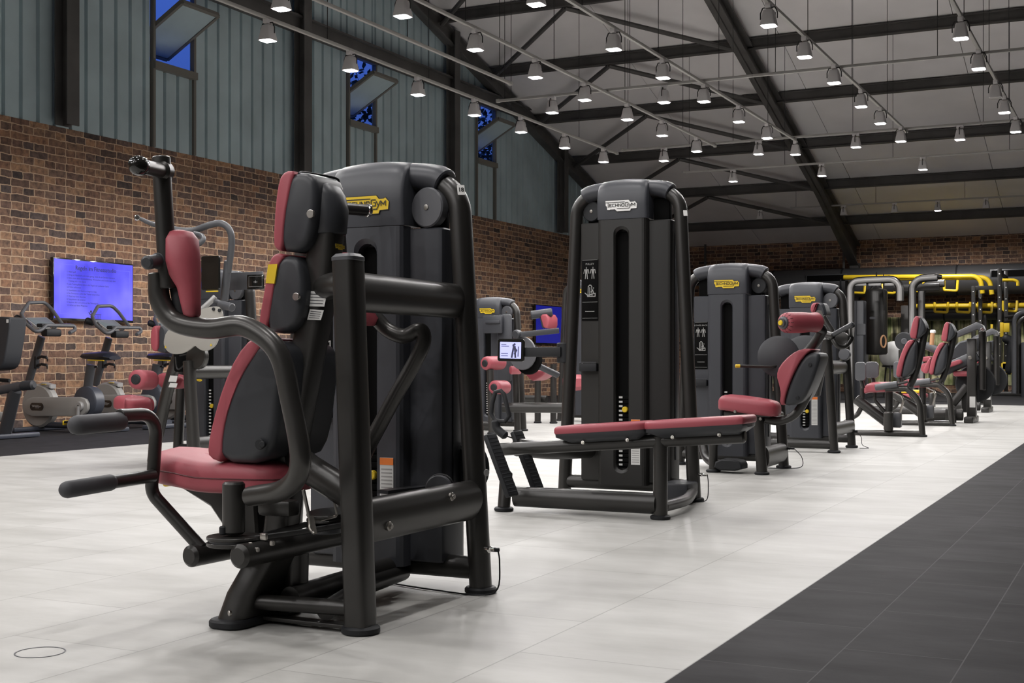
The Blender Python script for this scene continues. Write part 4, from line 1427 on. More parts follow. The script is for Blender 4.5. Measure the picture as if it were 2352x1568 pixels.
# ================================================================= fourth machine: upper back / rear fly
R = thing('upper_back_machine', 'grey upper back machine with a large round cam cover, behind the back extension machine', 'weight machine', (9.3, 11.6, 0), 'selector weight machines')
UX, UY = 9.145, 12.02
tower(R, UX, UY, 1.53, 'panel', 'yellow', None, (None, 'disc'), .33, warn=True)
MB().tube([V(9.55, 11.28, .02), V(9.49, 11.28, .98)], .038, up=(0, 1, 0), r2=.043, cap=.45, seg=20).build('front_post', M['steel'], R)
MB().lathe([(.050, 0), (.056, .005), (.056, .016), (.048, .022), (.03, .023)], (9.55, 11.28, 0)).build('foot', M['rubber'], R)
MB().tube([V(9.51, 11.30, .74), V(9.49, 12.0, .74)], .034, up=(0, 0, 1), r2=.060, cap=0, seg=22).build('upper_cross_tube', M['steel'], R)
MB().tube([V(9.54, 11.30, .20), V(9.55, 12.0, .20)], .034, up=(0, 0, 1), r2=.060, cap=0, seg=22).build('lower_cross_tube', M['steel'], R)
MB().tube([V(9.0, 11.28, .07), V(9.53, 11.28, .07)], .034, up=(0, 0, 1), r2=.038, cap=0).build('front_base_tube', M['steel'], R)
MB().lathe([(.05, -.02), (.20, -.018), (.222, -.005), (.225, .01), (.20, .02)], V(9.25, 11.50, .80), (.1, -1, 0), 40).build('cam_cover', M['shell'], R)
u4 = lambda x, y, Y: at(1750 + x / 3.732, 640 + y / 3.732, Y=Y)
MB().prism(smooth2d(outl([(1750 + x / 3.732, 640 + y / 3.732) for x, y in [(440, 205), (485, 205), (470, 225), (455, 270), (440, 300), (412, 275), (420, 225)]], 11.35), 1), .22, (0, 11.57, 0), (1, 0, 0), (0, 0, 1), bev=.012).build('chest_pad_cushion', M['vinyl'], R)
MB().prism(smooth2d(outl([(1750 + x / 3.732, 640 + y / 3.732) for x, y in [(488, 205), (525, 208), (545, 260), (553, 310), (530, 330), (480, 325), (455, 300), (460, 270), (472, 228)]], 11.36), 1), .20, (0, 11.56, 0), (1, 0, 0), (0, 0, 1), bev=.02).build('chest_pad_shell', M['shell'], R)
MB().tube([u4(520, 330, 11.3), u4(560, 400, 11.3), u4(600, 470, 11.3), u4(590, 560, 11.3)], .034, sm=True).build('pad_column', M['steel'], R)
MB().tube([u4(520, 470, 11.15), u4(610, 490, 11.1)], .030, seg=16, cap=.3).build('lever_hub', M['steel'], R)
MB().tube([u4(615, 478, 11.1), u4(690, 435, 11.0), u4(775, 390, 10.9)], .021, seg=16, cap=.4).build('lever_handle', M['shell'], R)
MB().tube([u4(610, 520, 11.1), u4(650, 575, 11.1), u4(710, 580, 11.15), u4(765, 520, 11.2), u4(770, 480, 11.2), u4(775, 400, 10.92)], .021, sm=True, n=5, seg=14).build('lever_loop', M['steel'], R)
MB().disc(u4(690, 520, 11.2), (-.2, -1, .1), .062, .04).build('lever_cam', M['steel_soft'], R)
MB().disc(u4(710, 650, 11.9), (-.2, -1, .1), .055, .04).build('cable_pulley', M['disc'], R)
MB().tube([V(9.36, 11.45, .5), V(9.45, 11.35, .85), V(9.49, 11.3, 1.02)], .036, sm=True).build('side_column', M['steel'], R)
q = V(UX + .445, UY - .01, .15)
MB().disc(q, (1, -.3, 0), .012, .03).build('socket', M['rubber'], R)
MB().tube([q, q + V(.05, -.01, -.05), q + V(.06, -.01, -.12), q + V(.12, -.03, -.146), q + V(.05, -.08, -.1465)], .003, sm=True, seg=6).build('power_lead', M['rubber'], R)
# ================================================================= second row: machines standing nearer the brick wall
def cr(ox, oy, sc):
    return lambda x, y, **k: at(ox + x / sc, oy + y / sc, **k)


def cpoly(f, pts, Y):
    return [(lambda q: (q.x, q.z))(f(x, y, Y=Y)) for x, y in pts]


def xzpad(nm, pts, Y0, Y1, bev, m, R, it=1, steps=4):
    return MB().prism(smooth2d(pts, it), Y1 - Y0, (0, Y1, 0), (1, 0, 0), (0, 0, 1), bev=bev, steps=steps).build(nm, M[m], R)


def foot(R, x, y, r=.050):
    return MB().lathe([(r * .9, 0), (r, .005), (r, .016), (r * .86, .022), (.02, .023)], (x, y, 0), seg=20).build('foot', M['rubber'], R)


def roller(R, p0, p1, r, hub='rubber', nm='roller'):
    ax = (p1 - p0).normalized()
    L_ = (p1 - p0).length
    b = MB().lathe([(r * .6, 0), (r * .85, .004), (r * .97, .02), (r, .05), (r, L_ - .05), (r * .97, L_ - .02), (r * .85, L_ - .004), (r * .6, L_)], p0, ax, 28).build(nm + '_cushion', M['vinyl'], R, ang=60)
    MB().lathe([(0, -.014), (r * .4, -.012), (r * .52, -.004), (r * .54, .006)], p0, ax, 20).build('roller_hub', M[hub], b)
    return b


f5 = cr(280, 480, 3.92)
R = thing('abdominal_machine', 'grey abdominal machine with silver lobed plate, seen behind the fly machine seat', 'weight machine', (5.2, 8.0, 0), 'selector weight machines')
AX, AY = 5.30, 8.25
tower(R, AX, AY, 1.53, 'panel', None, None, (None, 'disc'), .44, warn=False)
YA = 7.62
MB().tube([V(5.72, 7.48, .02), V(5.665, 7.48, .795)], .040, up=(0, 1, 0), r2=.043, cap=.15, seg=28, sq=.72).build('front_post', M['steel_soft'], R)
foot(R, 5.72, 7.48)
MB().tube([V(5.67, 7.50, .715), V(5.66, 8.22, .715)], .034, up=(0, 0, 1), r2=.050, cap=0, seg=22).build('upper_cross_tube', M['steel_soft'], R)
MB().tube([V(5.70, 7.50, .18), V(5.70, 8.22, .18)], .034, up=(0, 0, 1), r2=.060, cap=0, seg=22).build('lower_cross_tube', M['steel'], R)
MB().tube([V(5.5, 7.48, .07), V(5.68, 7.48, .07)], .032, up=(0, 0, 1), r2=.038, cap=0).build('front_base_tube', M['steel'], R)
logo_plate(R, at(458, 873, Y=7.435) + V(0, 0, 0), (1, 0, 0), (0, 0, 1), .05, 'yellow', 'small yellow name plate', .0012)
MB().tube([at(360, 1010, Y=YA), at(383, 905, Y=YA), at(405, 830, Y=YA), at(420, 800, Y=YA)], .040, up=(1, 0, 0), r2=.048, sm=True, seg=20).build('back_column', M['steel_soft'], R)
MB().tube([at(358, 1000, Y=YA), at(350, 1060, Y=YA)], .04, seg=16).build('main_leg', M['steel'], R)
lb = MB()
for y0, y1 in ((862, 876), (879, 889)):
    lb.prism(cpoly(cr(0, 0, 1), [(387, y1), (391, y0), (408, y0 + 1), (405, y1 + 1)], YA - .047), .001, (0, YA - .047, 0), (1, 0, 0), (0, 0, 1))
lb.build('paper_label', M['paper'], R)
plate = [(700, 900), (870, 865), (905, 935), (900, 1010), (870, 1100), (862, 1180), (830, 1240), (770, 1276), (720, 1275), (680, 1250), (655, 1225), (615, 1260), (560, 1295), (480, 1310), (415, 1290), (380, 1240), (374, 1190), (400, 1090), (560, 1000)]
pl = xzpad('lobed_plate', cpoly(f5, plate, 7.36), 7.36, 7.376, .002, 'plate', R, 2, 2)
t = MB()
for x, y in ((394, 1240), (803, 1222)):
    t.strokes([[(-.007, -.006), (0, .007), (.007, -.006), (-.007, -.006)]], .004, f5(x, y, Y=7.358), (1, 0, 0), (0, 0, 1))
t.build('warning_triangle', M['yellow'], pl)
b = MB()
for x, y in ((825, 900), (878, 912)):
    b.disc(f5(x, y, Y=7.356), (0, 1, 0), .012, .014)
b.build('plate_bolt', M['rubber'], pl)
MB().tube([f5(705, 915, Y=7.40), f5(800, 830, Y=7.42), f5(840, 790, Y=7.44)], .020, seg=12).build('link_arm', M['alu'], R)
MB().tube([f5(890, 860, Y=7.40), f5(990, 885, Y=7.36)], .030, seg=18, cap=.2).build('link_pivot', M['alu_dark'], R)
MB().tube([f5(810, 815, Y=7.45), f5(900, 850, Y=7.42)], .018, seg=12).build('link_shaft', M['alu_dark'], R)
MB().disc(f5(680, 1330, Y=7.50), (0, 1, 0), .092, .05).build('lever_cam', M['steel_soft'], R)
MB().tube([f5(480, 1330, Y=7.5), f5(500, 1440, Y=7.5), f5(560, 1400, Y=7.5), f5(600, 1310, Y=7.5), f5(520, 1320, Y=7.5)], .006, sm=True, seg=6).build('cable_loop', M['belt'], R)
MB().box(f5(545, 1370, Y=7.58), (.14, .05, .16), .02).build('cam_housing', M['void'], R)
# back pad seen from its edge, seat, knee rollers
xzpad('backrest_cushion', cpoly(f5, [(285, 1060), (330, 1045), (335, 1270), (300, 1285), (272, 1240), (270, 1130)], 7.52), 7.50, 7.76, .012, 'vinyl', R)
xzpad('backrest_shell', cpoly(f5, [(335, 1042), (385, 1050), (405, 1110), (405, 1280), (380, 1300), (310, 1280), (338, 1262)], 7.52), 7.51, 7.75, .02, 'shell', R)
f6 = cr(0, 560, 3.136)
x0, x1 = f6(772, 1140, Y=7.62).x + .11, f6(1095, 1160, Y=7.62).x - .09
pln = smooth2d([(x0, 7.60), (x0 + .05, 7.50), (x0 + .22, 7.46), (x1 - .06, 7.48), (x1, 7.54), (x1, 7.72), (x1 - .06, 7.78), (x0 + .22, 7.80), (x0 + .05, 7.75)], 2)
seat_mesh(pln, .440, .105, .045, lambda x, y: -.04 * (x - x0) / (x1 - x0) - .02 * max(0, (x0 + .1 - x) / .1) ** 2).build('seat_cushion', M['vinyl'], R, ang=70)
MB().tube([f6(862, 1200, Y=7.55), f6(915, 1203, Y=7.56)], .008, seg=8).build('seat_lever', M['yellow'], R)
MB().tube([f6(900, 1195, Y=7.62), f6(1090, 1260, Y=7.62)], .025, seg=12).build('seat_bracket', M['steel'], R)
roller(R, at(312, 871, Y=7.32), at(348, 873, Y=7.55), .074)
xzpad('side_pad_cushion', cpoly(f6, [(1150, 940), (1200, 925), (1365, 965), (1355, 1000), (1330, 1035), (1250, 1046), (1160, 1030)], 7.75), 7.70, 7.84, .03, 'vinyl', R)
# long curved lever with handles over the top
MB().tube([at(322, 502, Y=7.35), at(352, 515, Y=7.42), at(398, 526, Y=7.55), at(440, 530, Y=7.62), at(480, 517, Y=7.64), at(508, 513, Y=7.66), at(527, 528, Y=7.68), at(532, 560, Y=7.70), at(524, 625, Y=7.74)], .025, sm=True, n=6, seg=16, taper=lambda t: .55 + .45 * min(1, t * 3)).build('upper_lever', M['alu_dark'], R)
MB().tube([at(524, 600, Y=7.73), at(515, 690, Y=7.76)], .030, seg=14).build('lever_post', M['alu_dark'], R)
MB().disc(at(315, 500, Y=7.33), (1, -1, 0), .022, .04, .3).build('handle_cap', M['chrome'], R)
MB().tube([at(447, 537, Y=7.60), at(462, 541, Y=7.58), at(467, 550, Y=7.52), at(455, 561, Y=7.50), at(438, 566, Y=7.52)], .020, sm=True, seg=12).build('lever_handle', M['alu_dark'], R)
d = MB().prism(rrect(.170, .255, .016, 3), .02, at(486, 627, Y=7.68), (1, 0, 0), (0, 0, 1), bev=.004).build('display', M['gloss'], R)
MB().box(at(487, 669, Y=7.665), (.11, .012, .010), .002).build('display_trim', M['yellow'], d)
b = MB().box(at(562, 645, Y=7.95), (.34, .02, .135), .004).build('display_arm', M['alu_dark'], R)
d = MB().box(at(587, 647, Y=7.93), (.155, .012, .11), .004).build('small_display', M['gloss'], b)
g = MB()
g.strokes([[(-.062, -.036), (.062, -.036), (.062, .042), (-.062, .042), (-.062, -.036)]], .002, at(587, 647, Y=7.923), (1, 0, 0), (0, 0, 1))
g.strokes([[(-.006, -.006), (.006, -.006), (0, .008), (-.006, -.006)], [(-.016, -.002), (-.012, .002)], [(.016, -.002), (.012, .002)]], .004, at(587, 647, Y=7.923), (1, 0, 0), (0, 0, 1))
g.build('display_print', M['alu'], d)

# machine seen between the fly machine and the row machine
f7 = cr(1050, 620, 3.92)
R = thing('leg_curl_machine', 'grey leg curl machine with two red rollers, behind the tablet of the row machine', 'weight machine', (5.3, 12.9, 0), 'selector weight machines')
tower(R, 5.23, 13.2, 1.525, 'panel', 'yellow', None, (None, 'disc'), .40, warn=False)
MB().box(f7(320, 490, Y=12.95), (.24, .04, .20), .01).box(f7(320, 468, Y=12.92), (.18, .02, .03), .004).build('control_box', M['panel'], R)
MB().box(f7(430, 700, Y=13.02), (.16, .06, .75), .02).build('side_cover', M['panel'], R)
roller(R, f7(250, 840, Y=12.4), f7(405, 835, Y=12.7), .075)
roller(R, f7(330, 1055, Y=12.4), f7(440, 1055, Y=12.7), .075)
MB().tube([V(5.62, 12.45, .02), V(5.60, 12.45, .70)], .038, seg=18, cap=0).build('front_post', M['steel_soft'], R)
foot(R, 5.62, 12.45)
MB().tube([V(5.66, 13.0, .02), V(5.64, 13.0, .68)], .036, seg=18, cap=0).build('rear_post', M['steel'], R)
foot(R, 5.66, 13.0)
MB().tube([V(5.3, 12.45, .09), V(5.62, 12.45, .09)], .034, up=(0, 0, 1), r2=.05, cap=0).build('front_base_tube', M['steel'], R)
MB().tube([V(5.62, 12.7, .28), V(6.25, 12.9, .28)], .034, up=(0, 0, 1), r2=.055, cap=0).build('side_beam', M['steel'], R)
MB().disc(f7(590, 750, Y=12.55), (-.2, -1, 0), .178, .03).build('cam_cover', M['disc'], R)
MB().disc(f7(645, 800, Y=12.62), (-.2, -1, 0), .17, .05).build('cam', M['void'], R)
MB().tube([f7(545, 575, Y=12.5), f7(580, 580, Y=12.5), f7(915, 545, Y=12.7)], .014, up=(0, 0, 1), r2=.030, cap=.2, sq=.5).build('lever_arm', M['shell'], R)
MB().disc(f7(540, 580, Y=12.5), (-.2, -1, 0), .05, .08).build('lever_hub', M['shell'], R)
MB().tube([f7(745, 870, Y=12.6), f7(905, 945, Y=12.8)], .034, seg=16).build('lever_tube', M['shell'], R)
xzpad('seat_cushion', cpoly(f7, [(640, 930), (740, 900), (830, 905), (810, 950), (720, 1000), (690, 985)], 12.9), 12.8, 13.1, .02, 'vinyl', R)
xzpad('seat_shell', cpoly(f7, [(520, 870), (545, 860), (545, 940), (520, 930)], 12.9), 12.75, 13.0, .01, 'vinyl', R)

R = thing('lat_pulldown_machine', 'tall grey machine mostly hidden behind the black row machine, red pad at its side', 'weight machine', (5.4, 15.4, 0), 'selector weight machines')
tower(R, 5.42, 15.6, 1.86, 'panel', 'yellow', None, (None, None), .40, warn=False)
MB().tube([f7(670, 405, Y=15.0), f7(850, 380, Y=15.1)], .055, seg=18, cap=.2).build('roller_bar', M['shell'], R)
xzpad('pad_cushion', cpoly(f7, [(770, 400), (850, 400), (850, 525), (805, 525), (790, 470)], 15.1), 15.0, 15.3, .02, 'vinyl', R)
xzpad('pad_shell', cpoly(f7, [(760, 402), (775, 402), (798, 470), (810, 525), (790, 525), (775, 470)], 15.1), 15.02, 15.28, .004, 'shell', R)
for dx in (0, .22):
    MB().tube([V(5.02 + dx, 14.9, .02), V(5.02 + dx, 14.9, .75)], .040, seg=16, cap=0).build('front_post', M['steel'], R)
    foot(R, 5.02 + dx, 14.9)
MB().tube([V(4.3, 15.0, .30), V(5.1, 15.0, .30)], .05, seg=14).build('seat_beam', M['steel'], R)
xzpad('seat_cushion', [(5.45, .42), (5.62, .42), (5.62, .62), (5.45, .62)], 14.7, 15.0, .02, 'vinyl', R)

# ================================================================= bikes in a row facing the brick wall
fb = cr(0, 680, 4.612)
M['bike_grey'] = mat('bike_grey_plastic', (.30, .29, .275), .4, spec=.5)
M['bike_dark'] = mat('bike_slate_plastic', (.045, .05, .065), .4, spec=.5)
M['console'] = mat('console_glass', (.16, .19, .21), .2, spec=.6)


def make_bike():
    R = thing('exercise_bike', '', 'exercise bike', (1.2, 10.8, 0), 'exercise bikes under the wall screen')
    Yb = 10.80
    P = lambda x, y, Y=Yb: fb(x, y, Y=Y)
    c = P(390, 1160, 10.72)
    w = MB().disc(c + V(0, .06, 0), (0, 1, 0), .248, .12, .2, 40).build('flywheel', M['bike_grey'], R)
    MB().prism([(-.10, .17), (.02, .215), (.13, .195), (.13, .24), (.0, .265), (-.11, .22)], .10, c + V(.06, .11, 0), (1, 0, 0), (0, 0, 1), bev=.01).build('flywheel_guard', M['alu'], w)
    MB().box(c + V(.10, .02, .243), (.07, .05, .006), .002).build('guard_badge', M['yellow'], w)
    c = P(900, 1118, 10.72)
    MB().lathe([(.05, -.02), (.150, -.015), (.170, .0), (.172, .07), (.165, .13), (.12, .16)], c, (0, 1, 0), 36).build('drive_drum', M['bike_dark'], R)
    h = MB().prism([(lambda q: (q.x, q.z))(P(x, y, 10.66)) for x, y in [(250 + 95, 1068), (850, 1068), (905, 1090), (930, 1140), (930, 1190), (905, 1240), (850, 1272), (345, 1272), (285, 1250), (250, 1200), (250, 1130), (285, 1088)]], .05, (0, 10.70, 0), (1, 0, 0), (0, 0, 1), bev=.012, steps=2).build('drive_housing', M['bike_grey'], R)
    q = P(390, 1170, 10.648)
    bd = MB().prism(rrect(.205, .085, .042, 5), .003, q, (1, 0, 0), (0, 0, 1)).build('badge', M['gloss'], h)
    MB().strokes([[(x * .15, y * .15) for x, y in pl] for pl in LSTR], .004, q + V(0, -.0035, 0), (1, 0, 0), (0, 0, 1)).build('badge_lettering', M['alu'], bd)
    k = P(845, 1165, 10.64)
    cr_ = MB().disc(k, (0, 1, 0), .052, .05).tube([k + V(0, -.02, 0), k + V(-.02, -.02, -.17)], .018, up=(1, 0, 0), r2=.022, seg=12).build('crank', M['alu'], R)
    MB().disc(k + V(0, -.027, 0), (0, 1, 0), .012, .006).build('crank_bolt', M['ink'], cr_)
    MB().box(k + V(-.05, -.09, -.17), (.09, .10, .025), .006).build('pedal', M['rubber'], R)
    MB().box(k + V(-.12, -.09, -.18), (.012, .08, .05), .003).build('pedal_strap', M['yellow'], R)
    # columns
    MB().tube([P(290, 960), P(440, 430)], .030, up=(1, 0, .3), r2=.055, seg=16).build('handlebar_column', M['alu_dark'], R)
    MB().tube([P(925, 1000), P(965, 730)], .036, up=(1, 0, 0), r2=.062, seg=16).build('seat_post', M['alu_dark'], R)
    MB().tube([P(930, 760), P(1030, 745)], .012, seg=8).build('post_clamp', M['ink'], R)
    MB().tube([V(.72, Yb, .07), V(1.66, Yb, .07)], .05, up=(0, 0, 1), r2=.035, cap=0).build('base_beam', M['bike_dark'], R)
    for x in (.70, 1.66):
        MB().box((x, Yb - .03, .028), (.10, .76, .05), .015).build('base_foot', M['bike_dark'], R)
    bh = MB()
    for z in (660, 740):
        bh.tube([P(385, z, 10.80), P(440, z - 20, 10.74), P(500, z - 10, 10.74), P(500, z + 20, 10.82)], .008, seg=8, fil=.01, up=(0, 0, 1), r2=.016)
    bh.box(P(390, 700, 10.80), (.03, .06, .14), .006).build('bottle_holder', M['rubber'], R)
    # saddle
    a, c2 = P(870, 640), P(1220, 655)
    sd = MB()
    rings = []
    for t, w, hh, dz in ((0, .03, .02, 0), (.05, .045, .035, .005), (.35, .06, .045, .008), (.62, .10, .055, .012), (.88, .125, .05, .012), (1, .09, .025, .0)):
        p = a.lerp(c2, t)
        rings.append([(p.x, p.y + w * cos(2 * pi * j / 16), p.z + dz + hh * sin(2 * pi * j / 16) * (1 if sin(2 * pi * j / 16) > 0 else .8)) for j in range(16)])
    s0 = sd.loft(rings).build('saddle', M['navy'], R)
    MB().tube([a.lerp(c2, .3) + V(0, -.065, -.034), a.lerp(c2, .9) + V(0, -.12, -.03)], .006, seg=6).build('saddle_line', M['yellow'], s0)
    # handlebar loop, grips and console
    g = lambda x, y, X: at(x, y, X=X)
    MB().tube([g(143, 744, 1.05), g(119, 710, .85), g(103, 694, .76), g(66, 695, .76), g(49, 720, .88), g(58, 742, 1.0), g(83, 763, 1.18), g(97, 756, 1.18), g(106, 747, 1.15), g(171, 748, 1.15), g(173, 757, 1.17), g(160, 764, 1.24)], .020, fil=.05, n=4, seg=12).build('handlebar', M['disc'], R)
    MB().tube([g(118, 750.5, 1.13), g(127, 750.5, 1.13)], .0205, seg=10).tube([g(146, 747.5, 1.13), g(163, 747, 1.13)], .0205, seg=10).tube([g(61, 737, .98), g(71, 751, 1.08)], .0207, seg=10).build('grip_sensor', M['chrome'], R)
    cc = [g(55, 729, .80), g(107, 728, .80), g(133, 748, 1.02), g(95, 758, 1.05)]
    n_ = (cc[1] - cc[0]).cross(cc[3] - cc[0]).normalized()
    if n_.x < 0:
        n_ = -n_
    mid = sum(cc, V(0, 0, 0)) / 4
    MB().loft([[tuple(mid + (p - mid) * k - n_ * dd) for p in cc] for k, dd in ((.9, .05), (1.0, .04), (1.0, .008), (.98, 0))]).build('console', M['alu'], R)
    MB().loft([[tuple(mid + (p - mid) * .86 + n_ * dd) for p in cc] for dd in (-.002, .004)]).build('console_screen', M['console'], R)
    MB().box(g(98, 747, 1.10), (.09, .10, .04), .012).box(g(118, 764, 1.10), (.10, .22, .08), .02).build('console_mount', M['rubber'], R)
    MB().tube([g(36, 730, .80), g(52, 735, .86)], .04, seg=12, cap=.4).build('console_back', M['rubber'], R)
    return R


bike = make_bike()
bike['label'] = 'grey exercise bike in front of the left part of the blue wall screen'
for k, lab in ((1, 'grey exercise bike in front of the right part of the blue wall screen'), (2, 'grey exercise bike half hidden behind the abdominal machine')):
    o = copy_tree(bike)
    o.location = (1.2, 10.8 + 1.06 * k, 0)
    o['label'] = lab

# machine cut by the edge of the photograph
R = thing('recumbent_bike', 'machine cut off at the picture edge, dark back panel and grey arm beside the bikes', 'exercise machine', (1.4, 9.5, 0))
xzpad('back_panel', [(lambda q: (q.x, q.z))(at(x, y, Y=9.4)) for x, y in [(-30, 728), (26, 727), (31, 735), (22, 800), (14, 840), (0, 850), (-30, 852)]], 9.36, 9.58, .015, 'shell', R)
MB().box(at(17, 737, Y=9.355), (.03, .001, .035)).build('number_sticker', M['white'], R)
MB().tube([at(-30, 902, Y=9.4), at(60, 884, Y=9.4)], .030, up=(0, 0, 1), r2=.045, seg=14).build('side_arm', M['alu_dark'], R)
MB().tube([at(52, 886, Y=9.395), at(76, 884, Y=9.41)], .048, seg=16, cap=.4).build('arm_cap', M['shell'], R)
MB().tube([at(35, 895, Y=9.42), at(10, 1000, Y=9.55)], .045, up=(1, 0, 0), r2=.075, seg=14, cap=0).build('leg', M['alu_dark'], R)
MB().box((1.57, 9.55, .028), (.10, .76, .05), .015).build('base_foot', M['bike_dark'], R)
MB().tube([at(-30, 870, Y=9.6), at(22, 874, Y=9.65)], .02, seg=10).build('seat_rail', M['rubber'], R)
MB().box((.9, 9.6, .22), (1.2, .12, .10), .03).build('main_beam', M['bike_grey'], R)

# ================================================================= wall screens
M['screen_blue'] = bpy.data.materials.new('lit_blue_screen')
m_ = M['screen_blue']
m_.use_nodes = True
nt = m_.node_tree
pb_ = nt.nodes['Principled BSDF']
pb_.inputs['Base Color'].default_value = (.01, .01, .02, 1)
pb_.inputs['Roughness'].default_value = .25
tc = nt.nodes.new('ShaderNodeTexCoord')
nz = add_node(nt, 'ShaderNodeTexNoise', Scale=2.2, Detail=2.0)
nt.links.new(tc.outputs['Object'], nz.inputs['Vector'])
r_ = ramp(nt, nz.outputs['Fac'], [(.3, (.065, .055, .82)), (.5, (.14, .125, 1.0)), (.7, (.23, .21, 1.0))])
nt.links.new(r_.outputs['Color'], pb_.inputs['Emission Color'])
pb_.inputs['Emission Strength'].default_value = 1.0
M['screen_ink'] = mat('dark_blue_screen_text', (.01, .01, .02), .4, emit=(.007, .006, .06), estr=1.0)
M['screen_line'] = mat('pale_blue_screen_line', (.01, .01, .02), .4, emit=(.20, .19, 1.0), estr=1.0)
M['screen_deep'] = mat('deep_blue_screen', (.002, .002, .01), .25, emit=(.010, .012, .22), estr=1.0)


def tv(label, y0, y1, z0, z1, scr):
    R = thing('wall_screen', label, 'screen', (.05, (y0 + y1) / 2, z0), 'wall screens')
    yc, zc = (y0 + y1) / 2, (z0 + z1) / 2
    MB().box((.075, yc, zc), (.05, y1 - y0, z1 - z0), .006).build('screen_case', M['gloss'], R)
    MB().box((.024, yc, zc), (.05, .4, .3)).build('wall_bracket', M['void'], R)
    s = MB().box((.1005, yc, zc + .006), (.003, y1 - y0 - .03, z1 - z0 - .045)).build('screen', M[scr], R)
    return R, s


TY0, TY1, TZ0, TZ1 = 11.58, 12.96, 1.285, 2.05
R, s = tv('large blue wall screen showing gym rules in German, on the brick wall above the bikes', TY0, TY1, TZ0, TZ1, 'screen_blue')
tw, tht = TY1 - TY0, TZ1 - TZ0
UP = lambda u, v: V(.1022, TY0 + u * tw, TZ1 - v * tht)
q = text_mesh('Regeln im Fitnessstudio', .074, None, UP(.515, .145), (0, 1, 0), (0, 0, 1), 't', 'mb', bold=.0008)
lines = [(.158, .215, '1. Habt Spaß'), (.158, .265, '2. Bring ein Handtuch und trinke genug, wenn du an Geräten trainierst'), (.158, .315, '3. Bitte nimm deine Straßenkleidung, Wertsachen und Schuhe nach dem'), (.178, .362, 'Training mit in den Spind'), (.158, .412, '4. Jede Trainingsfläche bitte in die Regale mit sauberem Gerät'), (.158, .460, 'und bitte aufräumen'), (.158, .512, '5. Desinfiziere dein Gerät so lange es nötig'), (.158, .560, '6. Bei Schmerzen sofort die Trainer ansprechen'), (.158, .608, '7. Musik nur leise abspielen'), (.158, .656, '8. Respektiere die anderen'), (.158, .704, '9. Benimm dich und achte auf das Fitnessgerät'), (.158, .752, '10. Achte auf deine Mitglieder')]
for u, v, tx in lines:
    k = text_mesh(tx, .0285, None, UP(u, v), (0, 1, 0), (0, 0, 1), 't', 'mb', align='LEFT')
    q.add(k.v, k.f)
# little runner emblem
em = [[(.0, .0), (.004, -.05), (-.006, -.085)], [(.0, -.02), (.035, .025), (.05, .045)], [(.0, -.02), (-.03, -.004), (-.04, .012)], [(-.03, -.10), (-.028, -.075), (-.038, -.09), (-.02, -.115)], [(.006, -.085), (.03, -.12), (.05, -.115)]]
q.build('screen_lettering', M['screen_ink'], s)
q = MB()
q.strokes(em, .013, UP(.455, .87), (0, 1, 0), (0, 0, 1), lift=0)
q.add([tuple(UP(.452, .84) + V(0, .016 * cos(a * pi / 6), .016 * sin(a * pi / 6))) for a in range(12)], [tuple(range(12))])
q.strokes([[(0, 0), (.14, 0)], [(0, -.055), (.14, -.055)], [(.01, -.01), (.01, -.045)], [(.03, -.01), (.03, -.045)], [(.05, -.01), (.05, -.045)], [(.075, -.01), (.075, -.045)], [(.1, -.01), (.1, -.045)], [(.125, -.01), (.125, -.045)]], .006, UP(.475, .885), (0, 1, 0), (0, 0, 1), lift=0)
q.build('emblem', M['screen_ink'], s)
g = MB()
g.strokes([[(.08, -.10), (.26, -.10)], [(.76, -.13), (.95, -.13), (.95, -.88)], [(.08, -.10), (.08, -.89), (.42, -.89)]], .003, V(0, 0, 0), (0, 1, 0), (0, 0, 1), lift=0)
g.v = [tuple(V(.1021, TY0 + p[1] * tw, TZ1 + p[2] * tht)) for p in g.v]
g.build('screen_border', M['screen_line'], s)
tv('dark blue wall screen far along the brick wall, behind the row machine', 25.3, 26.68, 1.14, 2.0, 'screen_deep')
o = MB().tube([V(2.9 + 0, 0, 0), V(2.9, 0, 0)], .01) if False else None
c0 = at(92, 1498, Z=0)
oc = MB().tube([tuple(V(c0.x + .066 * cos(2 * pi * k / 40), c0.y + .066 * sin(2 * pi * k / 40), .0008)) for k in range(40)], .0022, up=(0, 0, 1), r2=.0012, closed=True, seg=6).build('floor_outlet_ring', M['disc'], None, recenter=True)
tag(oc, 'thin round floor outlet ring set in the pale floor by the camera', 'floor outlet')
# ================================================================= the far right: adductors, plate press, rig, crossover, bag
g8 = cr(1900, 600, 3.732)


